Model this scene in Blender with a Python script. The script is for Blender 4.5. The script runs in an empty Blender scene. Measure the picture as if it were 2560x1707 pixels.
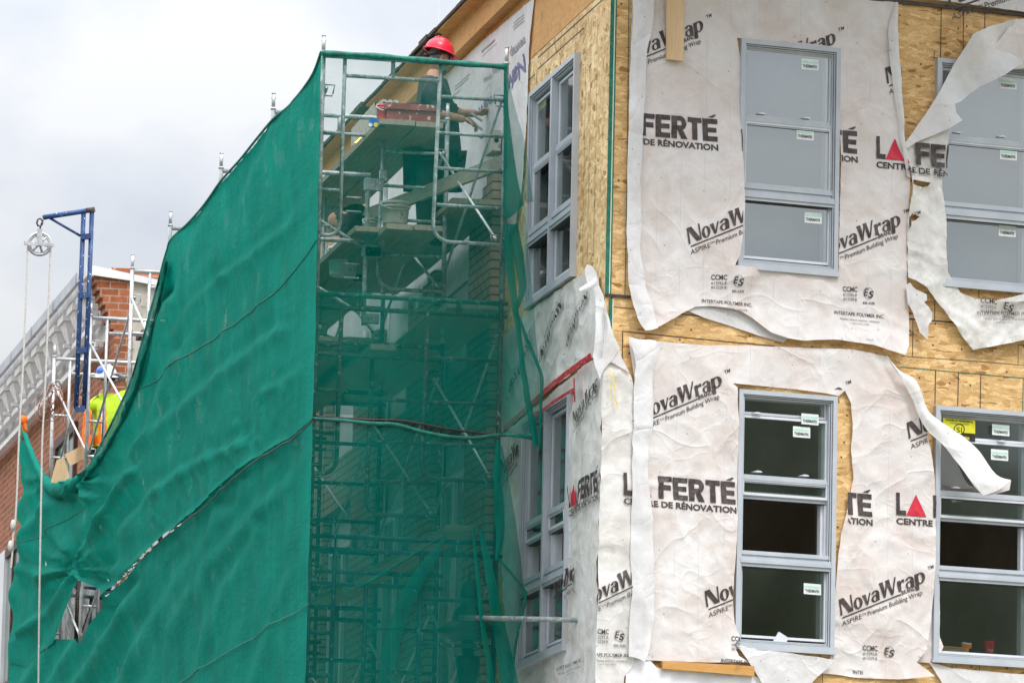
import bpy, math, random
from mathutils import Vector, Matrix, noise
from mathutils.geometry import delaunay_2d_cdt
random.seed(7)
sc = bpy.context.scene
COL = sc.collection
# ------------------------------------------------------------------ camera (200 mm lens, looking up at the upper storeys)
F = 14222.2
yaw, pitch, roll, skew = [math.radians(v) for v in (11.445, 8.619, 1.279, 9.915)]
cy, sy, cp, sp = math.cos(yaw), math.sin(yaw), math.cos(pitch), math.sin(pitch)
Wd = Vector((sy*cp, cy*cp, sp)); R0 = Vector((cy, -sy, 0)); U0 = R0.cross(Wd)
Rt = R0*math.cos(roll) + U0*math.sin(roll)
Up = -R0*math.sin(roll) + U0*math.cos(roll)
CAM = Vector((0, 0, 1.6))
cam_d = bpy.data.cameras.new('camera'); cam = bpy.data.objects.new('camera', cam_d); COL.objects.link(cam)
cam_d.lens = 200; cam_d.sensor_width = 36; cam_d.clip_start = 0.5; cam_d.clip_end = 3000
mw = Matrix((Rt, Up, -Wd)).transposed().to_4x4(); mw.translation = CAM; cam.matrix_world = mw
sc.camera = cam
# ------------------------------------------------------------------ world: bright overcast over a Nishita sky
SUN_EL, SUN_AZ = math.radians(58), math.radians(160)
world = bpy.data.worlds.new("World"); sc.world = world; world.use_nodes = True
wn = world.node_tree; wn.nodes.clear()
def N(nt, t, **kw):
    n = nt.nodes.new(t)
    for k, v in kw.items():
        if k in ('loc',): continue
        if hasattr(n, k) and not isinstance(k, int): setattr(n, k, v)
    return n
sky = N(wn, 'ShaderNodeTexSky'); sky.sky_type = 'NISHITA'; sky.sun_disc = False
sky.sun_elevation = SUN_EL; sky.sun_rotation = SUN_AZ
tc = N(wn, 'ShaderNodeTexCoord')
mp = N(wn, 'ShaderNodeMapping'); mp.inputs['Scale'].default_value = (1, 1, 1.5)
nz = N(wn, 'ShaderNodeTexNoise'); nz.inputs['Scale'].default_value = 17; nz.inputs['Detail'].default_value = 5; nz.inputs['Roughness'].default_value = .45
rp = N(wn, 'ShaderNodeValToRGB')
rp.color_ramp.elements[0].position = .38; rp.color_ramp.elements[0].color = (.60, .635, .70, 1)
rp.color_ramp.elements[1].position = .57; rp.color_ramp.elements[1].color = (.80, .805, .82, 1)
e = rp.color_ramp.elements.new(.5); e.color = (.725, .745, .785, 1)
sep = N(wn, 'ShaderNodeSeparateXYZ')
mr = N(wn, 'ShaderNodeMapRange'); mr.inputs['From Min'].default_value = .12; mr.inputs['From Max'].default_value = 1; mr.inputs['To Min'].default_value = 6.15; mr.inputs['To Max'].default_value = 37
vm = N(wn, 'ShaderNodeVectorMath', operation='SCALE')
mx = N(wn, 'ShaderNodeMixRGB'); mx.inputs[0].default_value = .92
bg = N(wn, 'ShaderNodeBackground'); bg.inputs['Strength'].default_value = .10
wo = N(wn, 'ShaderNodeOutputWorld')
L = wn.links.new
L(tc.outputs['Generated'], mp.inputs['Vector']); L(mp.outputs[0], nz.inputs['Vector']); L(nz.outputs[0], rp.inputs[0])
L(tc.outputs['Generated'], sep.inputs[0]); L(sep.outputs['Z'], mr.inputs['Value'])
L(rp.outputs[0], vm.inputs[0]); L(mr.outputs[0], vm.inputs['Scale'])
L(sky.outputs[0], mx.inputs[1]); L(vm.outputs[0], mx.inputs[2]); L(mx.outputs[0], bg.inputs[0]); L(bg.outputs[0], wo.inputs[0])
sd = bpy.data.lights.new('sun', 'SUN'); sd.energy = 1.5; sd.angle = math.radians(14); sd.color = (1, .965, .92)
sun = bpy.data.objects.new('sun', sd); COL.objects.link(sun)
sdir = Vector((math.sin(SUN_AZ)*math.cos(SUN_EL), math.cos(SUN_AZ)*math.cos(SUN_EL), math.sin(SUN_EL)))
sun.rotation_euler = sdir.to_track_quat('Z', 'Y').to_euler(); sun.location = (0, 0, 30)
sc.view_settings.view_transform = 'Standard'; sc.view_settings.look = 'None'; sc.view_settings.exposure = .56; sc.view_settings.gamma = 1
# ------------------------------------------------------------------ planes of the place, and points on them
def ray(x, y): return Wd + Rt*((x-1280)/F) - Up*((y-853.5)/F)
class Plane:
    def __init__(s, o, t, n): s.o, s.t, s.n = Vector(o), Vector(t).normalized(), Vector(n).normalized()
    def hit(s, x, y, off=0):
        d = ray(x, y); k = (s.n.dot(s.o-CAM)+off)/s.n.dot(d); return CAM + d*k
    def uv(s, x, y, off=0):
        p = s.hit(x, y, off); return ((p-s.o).dot(s.t), p.z)
    def w(s, a, h, off=0): return s.o + s.t*a + s.n*off + Vector((0, 0, h-s.o.z))
    def P(s, x, y, off=0): return s.hit(x, y, off)
YS = 44.5376; XL, XR = 7.4076, 8.9193; XB = 9.3993; YC = 42.8004; XV = XB-.13
def toward(x, y, Y): return Plane((0, Y, 0), (1, 0, 0), (0, -1, 0)).hit(x, y)
PA = Plane((XB, YC, 0), (math.cos(skew), math.sin(skew), 0), (math.sin(skew), -math.cos(skew), 0))
PB = Plane((XB, 0, 0), (0, 1, 0), (-1, 0, 0))
PV = Plane((XV, 0, 0), (0, 1, 0), (-1, 0, 0))
PS = Plane((0, YS, 0), (1, 0, 0), (0, -1, 0))
PN = Plane((XL, 0, 0), (0, 1, 0), (-1, 0, 0))
def PY(Y): return Plane((0, Y, 0), (1, 0, 0), (0, -1, 0))
# ------------------------------------------------------------------ mesh helpers
BASE = {}
class MB:
    def __init__(s): s.v, s.f, s.m, s.uv = [], [], [], {}
    def add(s, vs, fs, mi=0):
        k = len(s.v); s.v += [Vector(p) for p in vs]
        for f in fs: s.f.append([i+k for i in f]); s.m.append(mi)
        return k
    def hexa(s, c, mi=0):   # 8 corners: bottom loop then top loop
        s.add(c, [(3,2,1,0),(4,5,6,7),(0,1,5,4),(1,2,6,5),(2,3,7,6),(3,0,4,7)], mi)
    def box(s, lo, hi, mi=0):
        x0,y0,z0 = lo; x1,y1,z1 = hi
        s.hexa([(x0,y0,z0),(x1,y0,z0),(x1,y1,z0),(x0,y1,z0),(x0,y0,z1),(x1,y0,z1),(x1,y1,z1),(x0,y1,z1)], mi)
    def pbox(s, pl, a0, a1, h0, h1, o0, o1, mi=0):
        s.hexa([pl.w(a0,h0,o1),pl.w(a1,h0,o1),pl.w(a1,h0,o0),pl.w(a0,h0,o0),pl.w(a0,h1,o1),pl.w(a1,h1,o1),pl.w(a1,h1,o0),pl.w(a0,h1,o0)], mi)
    def beam(s, p, q, w, h, mi=0, up=Vector((0,0,1))):
        p, q = Vector(p), Vector(q); d = (q-p).normalized(); x = d.cross(up).normalized(); u = x.cross(d)
        a = x*(w/2); b = u*(h/2)
        s.hexa([p-a-b, p+a-b, q+a-b, q-a-b, p-a+b, p+a+b, q+a+b, q-a+b], mi)
    def ring(s, pl, a0, a1, h0, h1, wd, o0, o1, mi=0):   # mitred rectangular frame
        A = [(a0,h0),(a1,h0),(a1,h1),(a0,h1)]; B = [(a0+wd,h0+wd),(a1-wd,h0+wd),(a1-wd,h1-wd),(a0+wd,h1-wd)]
        for i in range(4):
            j = (i+1) % 4
            s.hexa([pl.w(*A[i],o0),pl.w(*A[j],o0),pl.w(*B[j],o0),pl.w(*B[i],o0),pl.w(*A[i],o1),pl.w(*A[j],o1),pl.w(*B[j],o1),pl.w(*B[i],o1)], mi)
    def tube(s, pts, r, n=8, mi=0, cap=True):
        pts = [Vector(p) for p in pts]; rs = r if isinstance(r, (list, tuple)) else [r]*len(pts)
        k = len(s.v); ref = None
        for i, p in enumerate(pts):
            d = (pts[min(i+1, len(pts)-1)]-pts[max(i-1, 0)]).normalized()
            if ref is None: ref = d.orthogonal().normalized()
            ref = (ref - d*ref.dot(d))
            ref = ref.normalized() if ref.length > 1e-6 else d.orthogonal().normalized()
            b = d.cross(ref)
            for j in range(n):
                t = 2*math.pi*j/n; s.v.append(p + (ref*math.cos(t)+b*math.sin(t))*rs[i])
        for i in range(len(pts)-1):
            for j in range(n):
                a = k+i*n+j; b2 = k+i*n+(j+1) % n; s.f.append([a, b2, b2+n, a+n]); s.m.append(mi)
        if cap:
            s.f.append([k+j for j in range(n)][::-1]); s.m.append(mi)
            e0 = k+(len(pts)-1)*n; s.f.append([e0+j for j in range(n)]); s.m.append(mi)
    def lathe(s, c, prof, n=20, mi=0, ax=None, sx=1, sy=1):
        c = Vector(c); k = len(s.v)
        for (r, z) in prof:
            for j in range(n):
                t = 2*math.pi*j/n; s.v.append(c+Vector((r*math.cos(t)*sx, r*math.sin(t)*sy, z)))
        for i in range(len(prof)-1):
            for j in range(n):
                a = k+i*n+j; b = k+i*n+(j+1) % n; s.f.append([a, b, b+n, a+n]); s.m.append(mi)
        s.f.append([k+j for j in range(n)][::-1]); s.m.append(mi)
        e0 = k+(len(prof)-1)*n; s.f.append([e0+j for j in range(n)]); s.m.append(mi)
    def sphere(s, c, r, nu=14, nv=9, mi=0, fn=None):
        c = Vector(c); r = Vector(r) if not isinstance(r, (int, float)) else Vector((r, r, r)); k = len(s.v)
        for i in range(nv+1):
            ph = math.pi*i/nv
            for j in range(nu):
                t = 2*math.pi*j/nu; p = Vector((math.sin(ph)*math.cos(t), math.sin(ph)*math.sin(t), math.cos(ph)))
                if fn: p = fn(p)
                s.v.append(c+Vector((p.x*r.x, p.y*r.y, p.z*r.z)))
        for i in range(nv):
            for j in range(nu):
                a = k+i*nu+j; b = k+i*nu+(j+1) % nu; s.f.append([a, a+nu, b+nu, b]); s.m.append(mi)
    def build(s, name, mats, parent=None, smooth=False, pl=None, base=None):
        me = bpy.data.meshes.new(name)
        if not isinstance(mats, (list, tuple)): mats = [mats]
        if parent is not None: off = BASE[parent.name]
        elif base is not None: off = Vector(base)
        else:
            xs = [p.x for p in s.v]; ys = [p.y for p in s.v]; zs = [p.z for p in s.v]
            off = Vector(((min(xs)+max(xs))/2, (min(ys)+max(ys))/2, min(zs)))
        me.from_pydata([p-off for p in s.v], [], s.f)
        for m in mats: me.materials.append(m)
        me.polygons.foreach_set('material_index', s.m)
        me.polygons.foreach_set('use_smooth', [smooth]*len(s.f))
        if pl is not None:
            ul = me.uv_layers.new(name='metres')
            for lp in me.loops:
                p = s.v[lp.vertex_index]; ul.data[lp.index].uv = ((p-pl.o).dot(pl.t), p.z)
        me.update()
        o = bpy.data.objects.new(name, me); COL.objects.link(o)
        if parent is not None: o.parent = parent
        else: o.location = off
        BASE[o.name] = off
        return o
def tag(o, label=None, cat=None, group=None, kind=None):
    if label: o['label'] = label
    if cat: o['category'] = cat
    if group: o['group'] = group
    if kind: o['kind'] = kind
    return o
def thing(name, loc, label, cat, group=None):
    o = bpy.data.objects.new(name, None); COL.objects.link(o); o.location = loc; o.empty_display_size = .2
    BASE[o.name] = Vector(loc); return tag(o, label, cat, group)
# ------------------------------------------------------------------ sheets: an outline on a plane, triangulated and creased
def inside(p, poly):
    x, y = p; c = False; n = len(poly); j = n-1
    for i in range(n):
        xi, yi = poly[i]; xj, yj = poly[j]
        if (yi > y) != (yj > y) and x < (xj-xi)*(y-yi)/(yj-yi)+xi: c = not c
        j = i
    return c
def resample(poly, step):
    out = []
    for i in range(len(poly)):
        a = Vector(poly[i]); b = Vector(poly[(i+1) % len(poly)]); n = max(1, int((b-a).length/step))
        out += [tuple(a.lerp(b, k/n)) for k in range(n)]
    return out
def wob(poly, amp, seed):
    return [(x+amp*noise.noise((x*9, y*9, seed)), y+amp*noise.noise((x*9, y*9, seed+7.7))) for x, y in poly]
def tri(poly, holes, rx, ry, jit=.35, seed=1):
    rnd = random.Random(seed); loops = [poly]+holes; vs, es = [], []
    for lp in loops:
        k = len(vs); vs += [Vector((x/rx, y/ry)) for x, y in lp]; es += [(k+i, k+(i+1) % len(lp)) for i in range(len(lp))]
    xs = [p[0] for p in poly]; ys = [p[1] for p in poly]
    bx = [(min(p[0] for p in h), max(p[0] for p in h), min(p[1] for p in h), max(p[1] for p in h)) for h in holes]
    y = min(ys); row = 0
    while y < max(ys):
        x = min(xs)+(row % 2)*rx*.5
        while x < max(xs):
            q = (x+rnd.uniform(-jit, jit)*rx, y+rnd.uniform(-jit, jit)*ry)
            if inside(q, poly) and not any(b[0] < q[0] < b[1] and b[2] < q[1] < b[3] and inside(q, h) for b, h in zip(bx, holes)): vs.append(Vector((q[0]/rx, q[1]/ry)))
            x += rx
        y += ry; row += 1
    r = delaunay_2d_cdt(vs, es, [], 0, 1e-5)
    V = [(p.x*rx, p.y*ry) for p in r[0]]; Fs = []
    for f in r[2]:
        c = (sum(V[i][0] for i in f)/len(f), sum(V[i][1] for i in f)/len(f))
        if inside(c, poly) and not any(inside(c, h) for h in holes): Fs.append(list(f))
    return V, Fs
def crumple(amp, seed, sx=1., sz=1.):
    def fn(a, h):
        a2, h2 = a*sx, h*sz
        n1 = noise.noise((a2*1.7, h2*1.3, seed)); n2 = noise.noise((a2*4.1+3, h2*3.3, seed+5))
        q = Vector((a2*3.0+noise.noise((a2*2, h2*2, seed+2)), h2*3.0+noise.noise((a2*2, h2*2, seed+3)), seed+9))
        r1 = 1-min(1, abs(noise.noise(q))*4.5); r2 = 1-min(1, abs(noise.noise(q*2.3+Vector((4, 1, 0))))*5)
        q3 = Vector((a2*7.5+1.3*n1, h2*6.5+n2, seed+14)); r3 = 1-min(1, abs(noise.noise(q3))*6)
        return amp*(.8*n1+.42*n2+.40*max(0, r1)+.20*max(0, r2)+.16*max(0, r3)*(.5+n1))
    return fn
def sheet(name, pl, outline, holes, off, disp, mats, res=(.045, .045), parent=None, wobble=.004, seed=1, inpx=True, extra=None, sol=0):
    cv = (lambda q: [pl.uv(x, y, off) for x, y in q]) if inpx else (lambda q: q)
    st = min(res)
    po = wob(resample(cv(outline), st), wobble, seed); ho = [wob(resample(cv(h), st), wobble*.6, seed+1) for h in holes]
    V, Fs = tri(po, ho, res[0], res[1], seed=seed)
    m = MB(); vv = [pl.w(a, h, off+disp(a, h)+(extra(a, h) if extra else 0)) for a, h in V]
    for f in Fs:   # face the plane's outward normal
        n = (vv[f[1]]-vv[f[0]]).cross(vv[f[2]]-vv[f[0]])
        if n.dot(pl.n) < 0: f.reverse()
    m.add(vv, Fs)
    o = m.build(name, mats, parent, smooth=True, pl=pl)
    return o
def cr(p0, p1, p2, p3, t):
    return .5*((2*p1)+(-p0+p2)*t+(2*p0-5*p1+4*p2-p3)*t*t+(-p0+3*p1-3*p2+p3)*t**3)
def cspline(ps, n):
    out = []
    for i in range(len(ps)-1):
        p0 = ps[max(0, i-1)]; p1 = ps[i]; p2 = ps[i+1]; p3 = ps[min(len(ps)-1, i+2)]
        for k in range(n): out.append(cr(p0, p1, p2, p3, k/n))
    out.append(ps[-1]); return out
def ribbon(name, pl, rows, mats, parent=None, nu=5, nv=4, rough=.004, seed=3, flat=.3):
    """rows of (x, y, outward offset) picked off the plane; lofted, smooth, slightly creased"""
    if len(rows[0]) == 3: rows = [[r[0], (r[1][0], r[1][1], (r[0][2]+r[2][2])/2+flat*(r[1][2]-(r[0][2]+r[2][2])/2)), r[2]] for r in rows]
    R = [[pl.P(x, y, o) for (x, y, o) in r] for r in rows]
    R = [cspline(r, nu) for r in R]; n = len(R[0])
    cols = [cspline([r[j] for r in R], nv) for j in range(n)]
    m = MB(); nr = len(cols[0]); vs = []
    for i in range(nr):
        for j in range(n):
            p = cols[j][i]; q = p*6
            rg = max(0, 1-abs(noise.noise(q*.9+Vector((seed*3, 0, 0))))*6)*rough*1.1
            vs.append(p+pl.n*rg+Vector((noise.noise((q.x, q.y, q.z+seed)), noise.noise((q.x+9, q.y, q.z+seed)), noise.noise((q.x, q.y+9, q.z+seed))))*rough)
    fs = [(i*n+j, i*n+j+1, (i+1)*n+j+1, (i+1)*n+j) for i in range(nr-1) for j in range(n-1)]
    m.add(vs, fs)
    return m.build(name, mats, parent, smooth=True, pl=pl)
# ------------------------------------------------------------------ materials
def newmat(name):
    m = bpy.data.materials.new(name); m.use_nodes = True; nt = m.node_tree; nt.nodes.clear()
    out = nt.nodes.new('ShaderNodeOutputMaterial'); return m, nt, out
def prin(nt, col=None, rough=.6, metal=0, spec=.4):
    b = nt.nodes.new('ShaderNodeBsdfPrincipled'); b.inputs['Roughness'].default_value = rough; b.inputs['Metallic'].default_value = metal
    b.inputs['Specular IOR Level'].default_value = spec
    if col: b.inputs['Base Color'].default_value = (*col, 1)
    return b
def tex(nt, kind, scale, vec=None, **kw):
    n = nt.nodes.new('ShaderNodeTex'+kind)
    for k, v in kw.items():
        if k in n.inputs: n.inputs[k].default_value = v
        else: setattr(n, k, v)
    n.inputs['Scale'].default_value = scale
    if vec is not None: nt.links.new(vec, n.inputs['Vector'])
    return n
def ramp(nt, fac, stops, interp='LINEAR'):
    r = nt.nodes.new('ShaderNodeValToRGB'); r.color_ramp.interpolation = interp
    el = r.color_ramp.elements
    while len(el) < len(stops): el.new(.5)
    for e_, (p, c) in zip(el, stops):
        e_.position = p; e_.color = (*c, 1) if not isinstance(c, (int, float)) else (c, c, c, 1)
    nt.links.new(fac, r.inputs[0]); return r.outputs[0]
def mixc(nt, fac, a, b, mode='MIX'):
    n = nt.nodes.new('ShaderNodeMixRGB'); n.blend_type = mode
    for i, v in ((0, fac), (1, a), (2, b)):
        if isinstance(v, (int, float)): n.inputs[i].default_value = v if i == 0 else (v, v, v, 1)
        elif isinstance(v, tuple): n.inputs[i].default_value = (*v, 1)
        else: nt.links.new(v, n.inputs[i])
    return n.outputs[0]
def math_(nt, op, a, b=None):
    n = nt.nodes.new('ShaderNodeMath'); n.operation = op
    for i, v in enumerate((a, b)):
        if v is None: continue
        if isinstance(v, (int, float)): n.inputs[i].default_value = v
        else: nt.links.new(v, n.inputs[i])
    return n.outputs[0]
def bump(nt, h, strength, dist, bsdf):
    b = nt.nodes.new('ShaderNodeBump'); b.inputs['Strength'].default_value = strength; b.inputs['Distance'].default_value = dist
    nt.links.new(h, b.inputs['Height']); nt.links.new(b.outputs[0], bsdf.inputs['Normal']); return b
def coord(nt, which='Object', scale=(1,1,1), rot=(0,0,0)):
    t = nt.nodes.new('ShaderNodeTexCoord'); m = nt.nodes.new('ShaderNodeMapping')
    m.inputs['Scale'].default_value = scale; m.inputs['Rotation'].default_value = rot
    nt.links.new(t.outputs[which], m.inputs[0]); return m.outputs[0]
def speck(name, c1, c2, scale=6, rough=.6, metal=0, lo=.42, hi=.62, spec=.4, c3=None, s3=40, t3=.60, bumpy=.0, which='Object', stretch=(1,1,1)):
    m, nt, out = newmat(name); b = prin(nt, None, rough, metal, spec); v = coord(nt, which, stretch)
    n = tex(nt, 'Noise', scale, v, Detail=6, Roughness=.65)
    c = ramp(nt, n.outputs[0], [(lo, c1), (hi, c2)])
    if c3:
        n3 = tex(nt, 'Noise', s3, v, Detail=3); c = mixc(nt, ramp(nt, n3.outputs[0], [(t3, 0), (t3+.06, 1)]), c, c3)
    nt.links.new(c, b.inputs['Base Color'])
    if bumpy:
        nb = tex(nt, 'Noise', s3, v, Detail=4); bump(nt, nb.outputs[0], bumpy, .01, b)
    nt.links.new(b.outputs[0], out.inputs[0]); return m
def osb(name, pale, mid, dark, sx=9., sy=62., zs=1., warm=None):
    """strand board: layers of long flakes at several angles"""
    m, nt, out = newmat(name); b = prin(nt, None, .72, 0, .25)
    uv = nt.nodes.new('ShaderNodeTexCoord').outputs['UV']
    wn_ = tex(nt, 'Noise', 5, uv, Detail=2)
    wv = nt.nodes.new('ShaderNodeVectorMath'); wv.operation = 'MULTIPLY_ADD'; wv.inputs[1].default_value = (.03, .03, 0)
    nt.links.new(wn_.outputs['Color'], wv.inputs[0]); nt.links.new(uv, wv.inputs[2])
    col = None; hgt = None
    for k, (ang, thr) in enumerate(((12, 0), (78, .38), (138, .42), (-32, .44), (104, .48), (50, .52))):
        mp_ = nt.nodes.new('ShaderNodeMapping'); mp_.inputs['Rotation'].default_value = (0, 0, math.radians(ang)); mp_.inputs['Location'].default_value = (k*3.7, k*1.9, 0)
        mp_.inputs['Scale'].default_value = (sx*(1+.12*k), sy*(1-.08*k)*zs, 1)
        nt.links.new(wv.outputs[0], mp_.inputs[0])
        vo = tex(nt, 'Voronoi', 1., mp_.outputs[0], voronoi_dimensions='2D')
        sp_ = nt.nodes.new('ShaderNodeSeparateColor'); nt.links.new(vo.outputs['Color'], sp_.inputs[0])
        fl = ramp(nt, sp_.outputs[0], [(0, dark), (.09, mid), (.42, tuple((x+y)/2 for x, y in zip(mid, pale))), (.72, pale), (1, tuple(min(1, c*1.22) for c in pale))])
        mf = nt.nodes.new('ShaderNodeMapping'); mf.inputs['Scale'].default_value = (.35, 3.2, 1); nt.links.new(mp_.outputs[0], mf.inputs[0]); ff = tex(nt, 'Noise', 2.2, mf.outputs[0], Detail=3)
        fl = mixc(nt, .55, fl, ramp(nt, ff.outputs[0], [(.34, (.6, .52, .42)), (.56, (1, 1, 1))]), 'MULTIPLY')
        if col is None: col, hgt = fl, sp_.outputs[0]
        else:
            msk = math_(nt, 'GREATER_THAN', sp_.outputs[1], thr+.1)
            col = mixc(nt, msk, col, fl); hgt = mixc(nt, msk, hgt, sp_.outputs[2])
    big = tex(nt, 'Noise', 1.1, uv, Detail=3)
    col = mixc(nt, .5, col, ramp(nt, big.outputs[0], [(.35, (.62, .55, .45)), (.6, (1, 1, 1))]), 'MULTIPLY')
    fine = tex(nt, 'Noise', 90, uv, Detail=3)
    col = mixc(nt, .45, col, ramp(nt, fine.outputs[0], [(.3, (.55, .5, .45)), (.55, (1, 1, 1))]), 'MULTIPLY')
    knots = tex(nt, 'Voronoi', 3.6, uv, voronoi_dimensions='2D')
    nails = ramp(nt, knots.outputs[0], [(.018, 1), (.04, 0)])
    col = mixc(nt, nails, col, (.05, .03, .02))
    nt.links.new(col, b.inputs['Base Color']); bump(nt, hgt, .35, .004, b)
    nt.links.new(b.outputs[0], out.inputs[0]); return m
def wrapmat(name, white, stain, lines=True, dirt=0., tr=.12, stain_lo=.36):
    m, nt, out = newmat(name); b = prin(nt, None, .62, 0, .3)
    uv = nt.nodes.new('ShaderNodeTexCoord').outputs['UV']
    n1 = tex(nt, 'Noise', 2.3, uv, Detail=6, Roughness=.62, Distortion=.6)
    c = ramp(nt, n1.outputs[0], [(stain_lo, white), (.64, stain)])
    n2 = tex(nt, 'Noise', 11, uv, Detail=5, Roughness=.7)
    c = mixc(nt, .5, c, ramp(nt, n2.outputs[0], [(.3, (.89, .88, .88)), (.6, (1, 1, 1))]), 'MULTIPLY')
    n4 = tex(nt, 'Noise', 160, uv, Detail=2)
    c = mixc(nt, .35, c, ramp(nt, n4.outputs[0], [(.35, (.86, .86, .86)), (.65, (1, 1, 1))]), 'MULTIPLY')
    if lines:   # faint blue stud-guide lines printed on the sheet
        sx_ = nt.nodes.new('ShaderNodeSeparateXYZ'); nt.links.new(uv, sx_.inputs[0])
        fr = math_(nt, 'FRACT', math_(nt, 'DIVIDE', sx_.outputs[0], .203))
        ln = math_(nt, 'LESS_THAN', fr, .025)
        pn = tex(nt, 'Noise', 3, uv, Detail=2); amt = math_(nt, 'MULTIPLY', ln, ramp(nt, pn.outputs[0], [(.4, 0), (.62, .55)]))
        c = mixc(nt, amt, c, (.45, .5, .62))
    if dirt:
        nd = tex(nt, 'Noise', 4.5, uv, Detail=7, Roughness=.7, Distortion=1.2)
        c = mixc(nt, ramp(nt, nd.outputs[0], [(.5, 0), (.72, dirt)]), c, (.30, .29, .27))
    stp = tex(nt, 'Voronoi', 3.7, uv, voronoi_dimensions='2D', Randomness=1.); sps = nt.nodes.new('ShaderNodeSeparateColor'); nt.links.new(stp.outputs['Color'], sps.inputs[0])
    c = mixc(nt, math_(nt, 'MULTIPLY', ramp(nt, stp.outputs[0], [(.008, 1), (.022, 0)]), math_(nt, 'GREATER_THAN', sps.outputs[0], .6)), c, (.12, .1, .09))
    nt.links.new(c, b.inputs['Base Color'])
    nb = tex(nt, 'Noise', 4.5, uv, Detail=5, Roughness=.5, Distortion=.8)
    hs = nb.outputs[0]
    for sc_, k in ((1.15, .7), (2.6, .26), (9., .07)):
        nr = tex(nt, 'Noise', sc_, uv, Detail=2, Roughness=.5, Distortion=.9)
        rg = ramp(nt, math_(nt, 'ABSOLUTE', math_(nt, 'SUBTRACT', nr.outputs[0], .5)), [(0, 1), (.02, .45), (.07, 0)])
        hs = math_(nt, 'ADD', hs, math_(nt, 'MULTIPLY', rg, k*(1.25 if dirt > .2 else 1)))
    bump(nt, hs, .34 if dirt < .25 else .30, .024, b)
    t = nt.nodes.new('ShaderNodeBsdfTranslucent'); nt.links.new(c, t.inputs[0])
    mxs = nt.nodes.new('ShaderNodeMixShader'); mxs.inputs[0].default_value = tr
    nt.links.new(b.outputs[0], mxs.inputs[1]); nt.links.new(t.outputs[0], mxs.inputs[2]); nt.links.new(mxs.outputs[0], out.inputs[0]); return m
def netmat(name, col, cover, weave=0, mottle=.25, which='UV'):
    """woven debris mesh: threads that scatter light, and the open gaps between them"""
    m, nt, out = newmat(name)
    uv = coord(nt, which, (1, 1, 1))
    n1 = tex(nt, 'Noise', 1.6, uv, Detail=5, Roughness=.6)
    c = mixc(nt, mottle, col, ramp(nt, n1.outputs[0], [(.35, tuple(x*.5 for x in col)), (.68, tuple(min(1, x*1.5+.01) for x in col))]))
    st = coord(nt, which, (14, 1.2, 1)); n2 = tex(nt, 'Noise', 1., st, Detail=4)
    c = mixc(nt, .5, c, ramp(nt, n2.outputs[0], [(.35, (.72, .78, .78)), (.62, (1, 1, 1))]), 'MULTIPLY')
    dsp = tex(nt, 'Noise', 22, uv, Detail=3); c = mixc(nt, ramp(nt, dsp.outputs[0], [(.72, 0), (.76, .3)]), c, (.15, .45, .36))
    d = prin(nt, None, .8, 0, .08); nt.links.new(c, d.inputs['Base Color'])
    st2 = coord(nt, which, (5, 16, 1), (0, 0, .5)); nb = tex(nt, 'Noise', 1., st2, Detail=7, Roughness=.65, Distortion=.6); bump(nt, nb.outputs[0], .5, .03, d)
    t = nt.nodes.new('ShaderNodeBsdfTranslucent'); nt.links.new(c, t.inputs[0])
    a = nt.nodes.new('ShaderNodeMixShader'); a.inputs[0].default_value = .38
    nt.links.new(d.outputs[0], a.inputs[1]); nt.links.new(t.outputs[0], a.inputs[2])
    tr = nt.nodes.new('ShaderNodeBsdfTransparent')
    f = nt.nodes.new('ShaderNodeMixShader')
    n3 = tex(nt, 'Noise', 3.1, uv, Detail=4)
    if cover < .9:
        wv = tex(nt, 'Wave', 55, uv, bands_direction='Y', Distortion=3.0, Detail=2); wv.inputs['Detail Scale'].default_value = .6
        k = math_(nt, 'ADD', ramp(nt, n3.outputs[0], [(.3, cover-.05), (.7, cover+.06)]), math_(nt, 'MULTIPLY', math_(nt, 'SUBTRACT', wv.outputs['Fac'], .5), .07))
    else: k = ramp(nt, n3.outputs[0], [(.27, cover-.05), (.45, min(1, cover+.02))])
    nt.links.new(k, f.inputs[0]); nt.links.new(tr.outputs[0], f.inputs[1]); nt.links.new(a.outputs[0], f.inputs[2])
    nt.links.new(f.outputs[0], out.inputs[0]); return m
def glassmat(name, refl, tint, rough=.055):
    m, nt, out = newmat(name)
    t = nt.nodes.new('ShaderNodeBsdfTransparent'); t.inputs[0].default_value = (*tint, 1)
    g = nt.nodes.new('ShaderNodeBsdfGlossy'); g.inputs['Roughness'].default_value = rough; g.inputs[0].default_value = (.93, .965, .96, 1)
    v = coord(nt, 'Object', (1, 1, 1)); n = tex(nt, 'Noise', 1.4, v, Detail=2)
    b = nt.nodes.new('ShaderNodeBump'); b.inputs['Strength'].default_value = .008; b.inputs['Distance'].default_value = .01
    nt.links.new(n.outputs[0], b.inputs['Height']); nt.links.new(b.outputs[0], g.inputs['Normal'])
    x = nt.nodes.new('ShaderNodeMixShader'); x.inputs[0].default_value = refl
    nt.links.new(t.outputs[0], x.inputs[1]); nt.links.new(g.outputs[0], x.inputs[2]); nt.links.new(x.outputs[0], out.inputs[0]); return m
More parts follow.
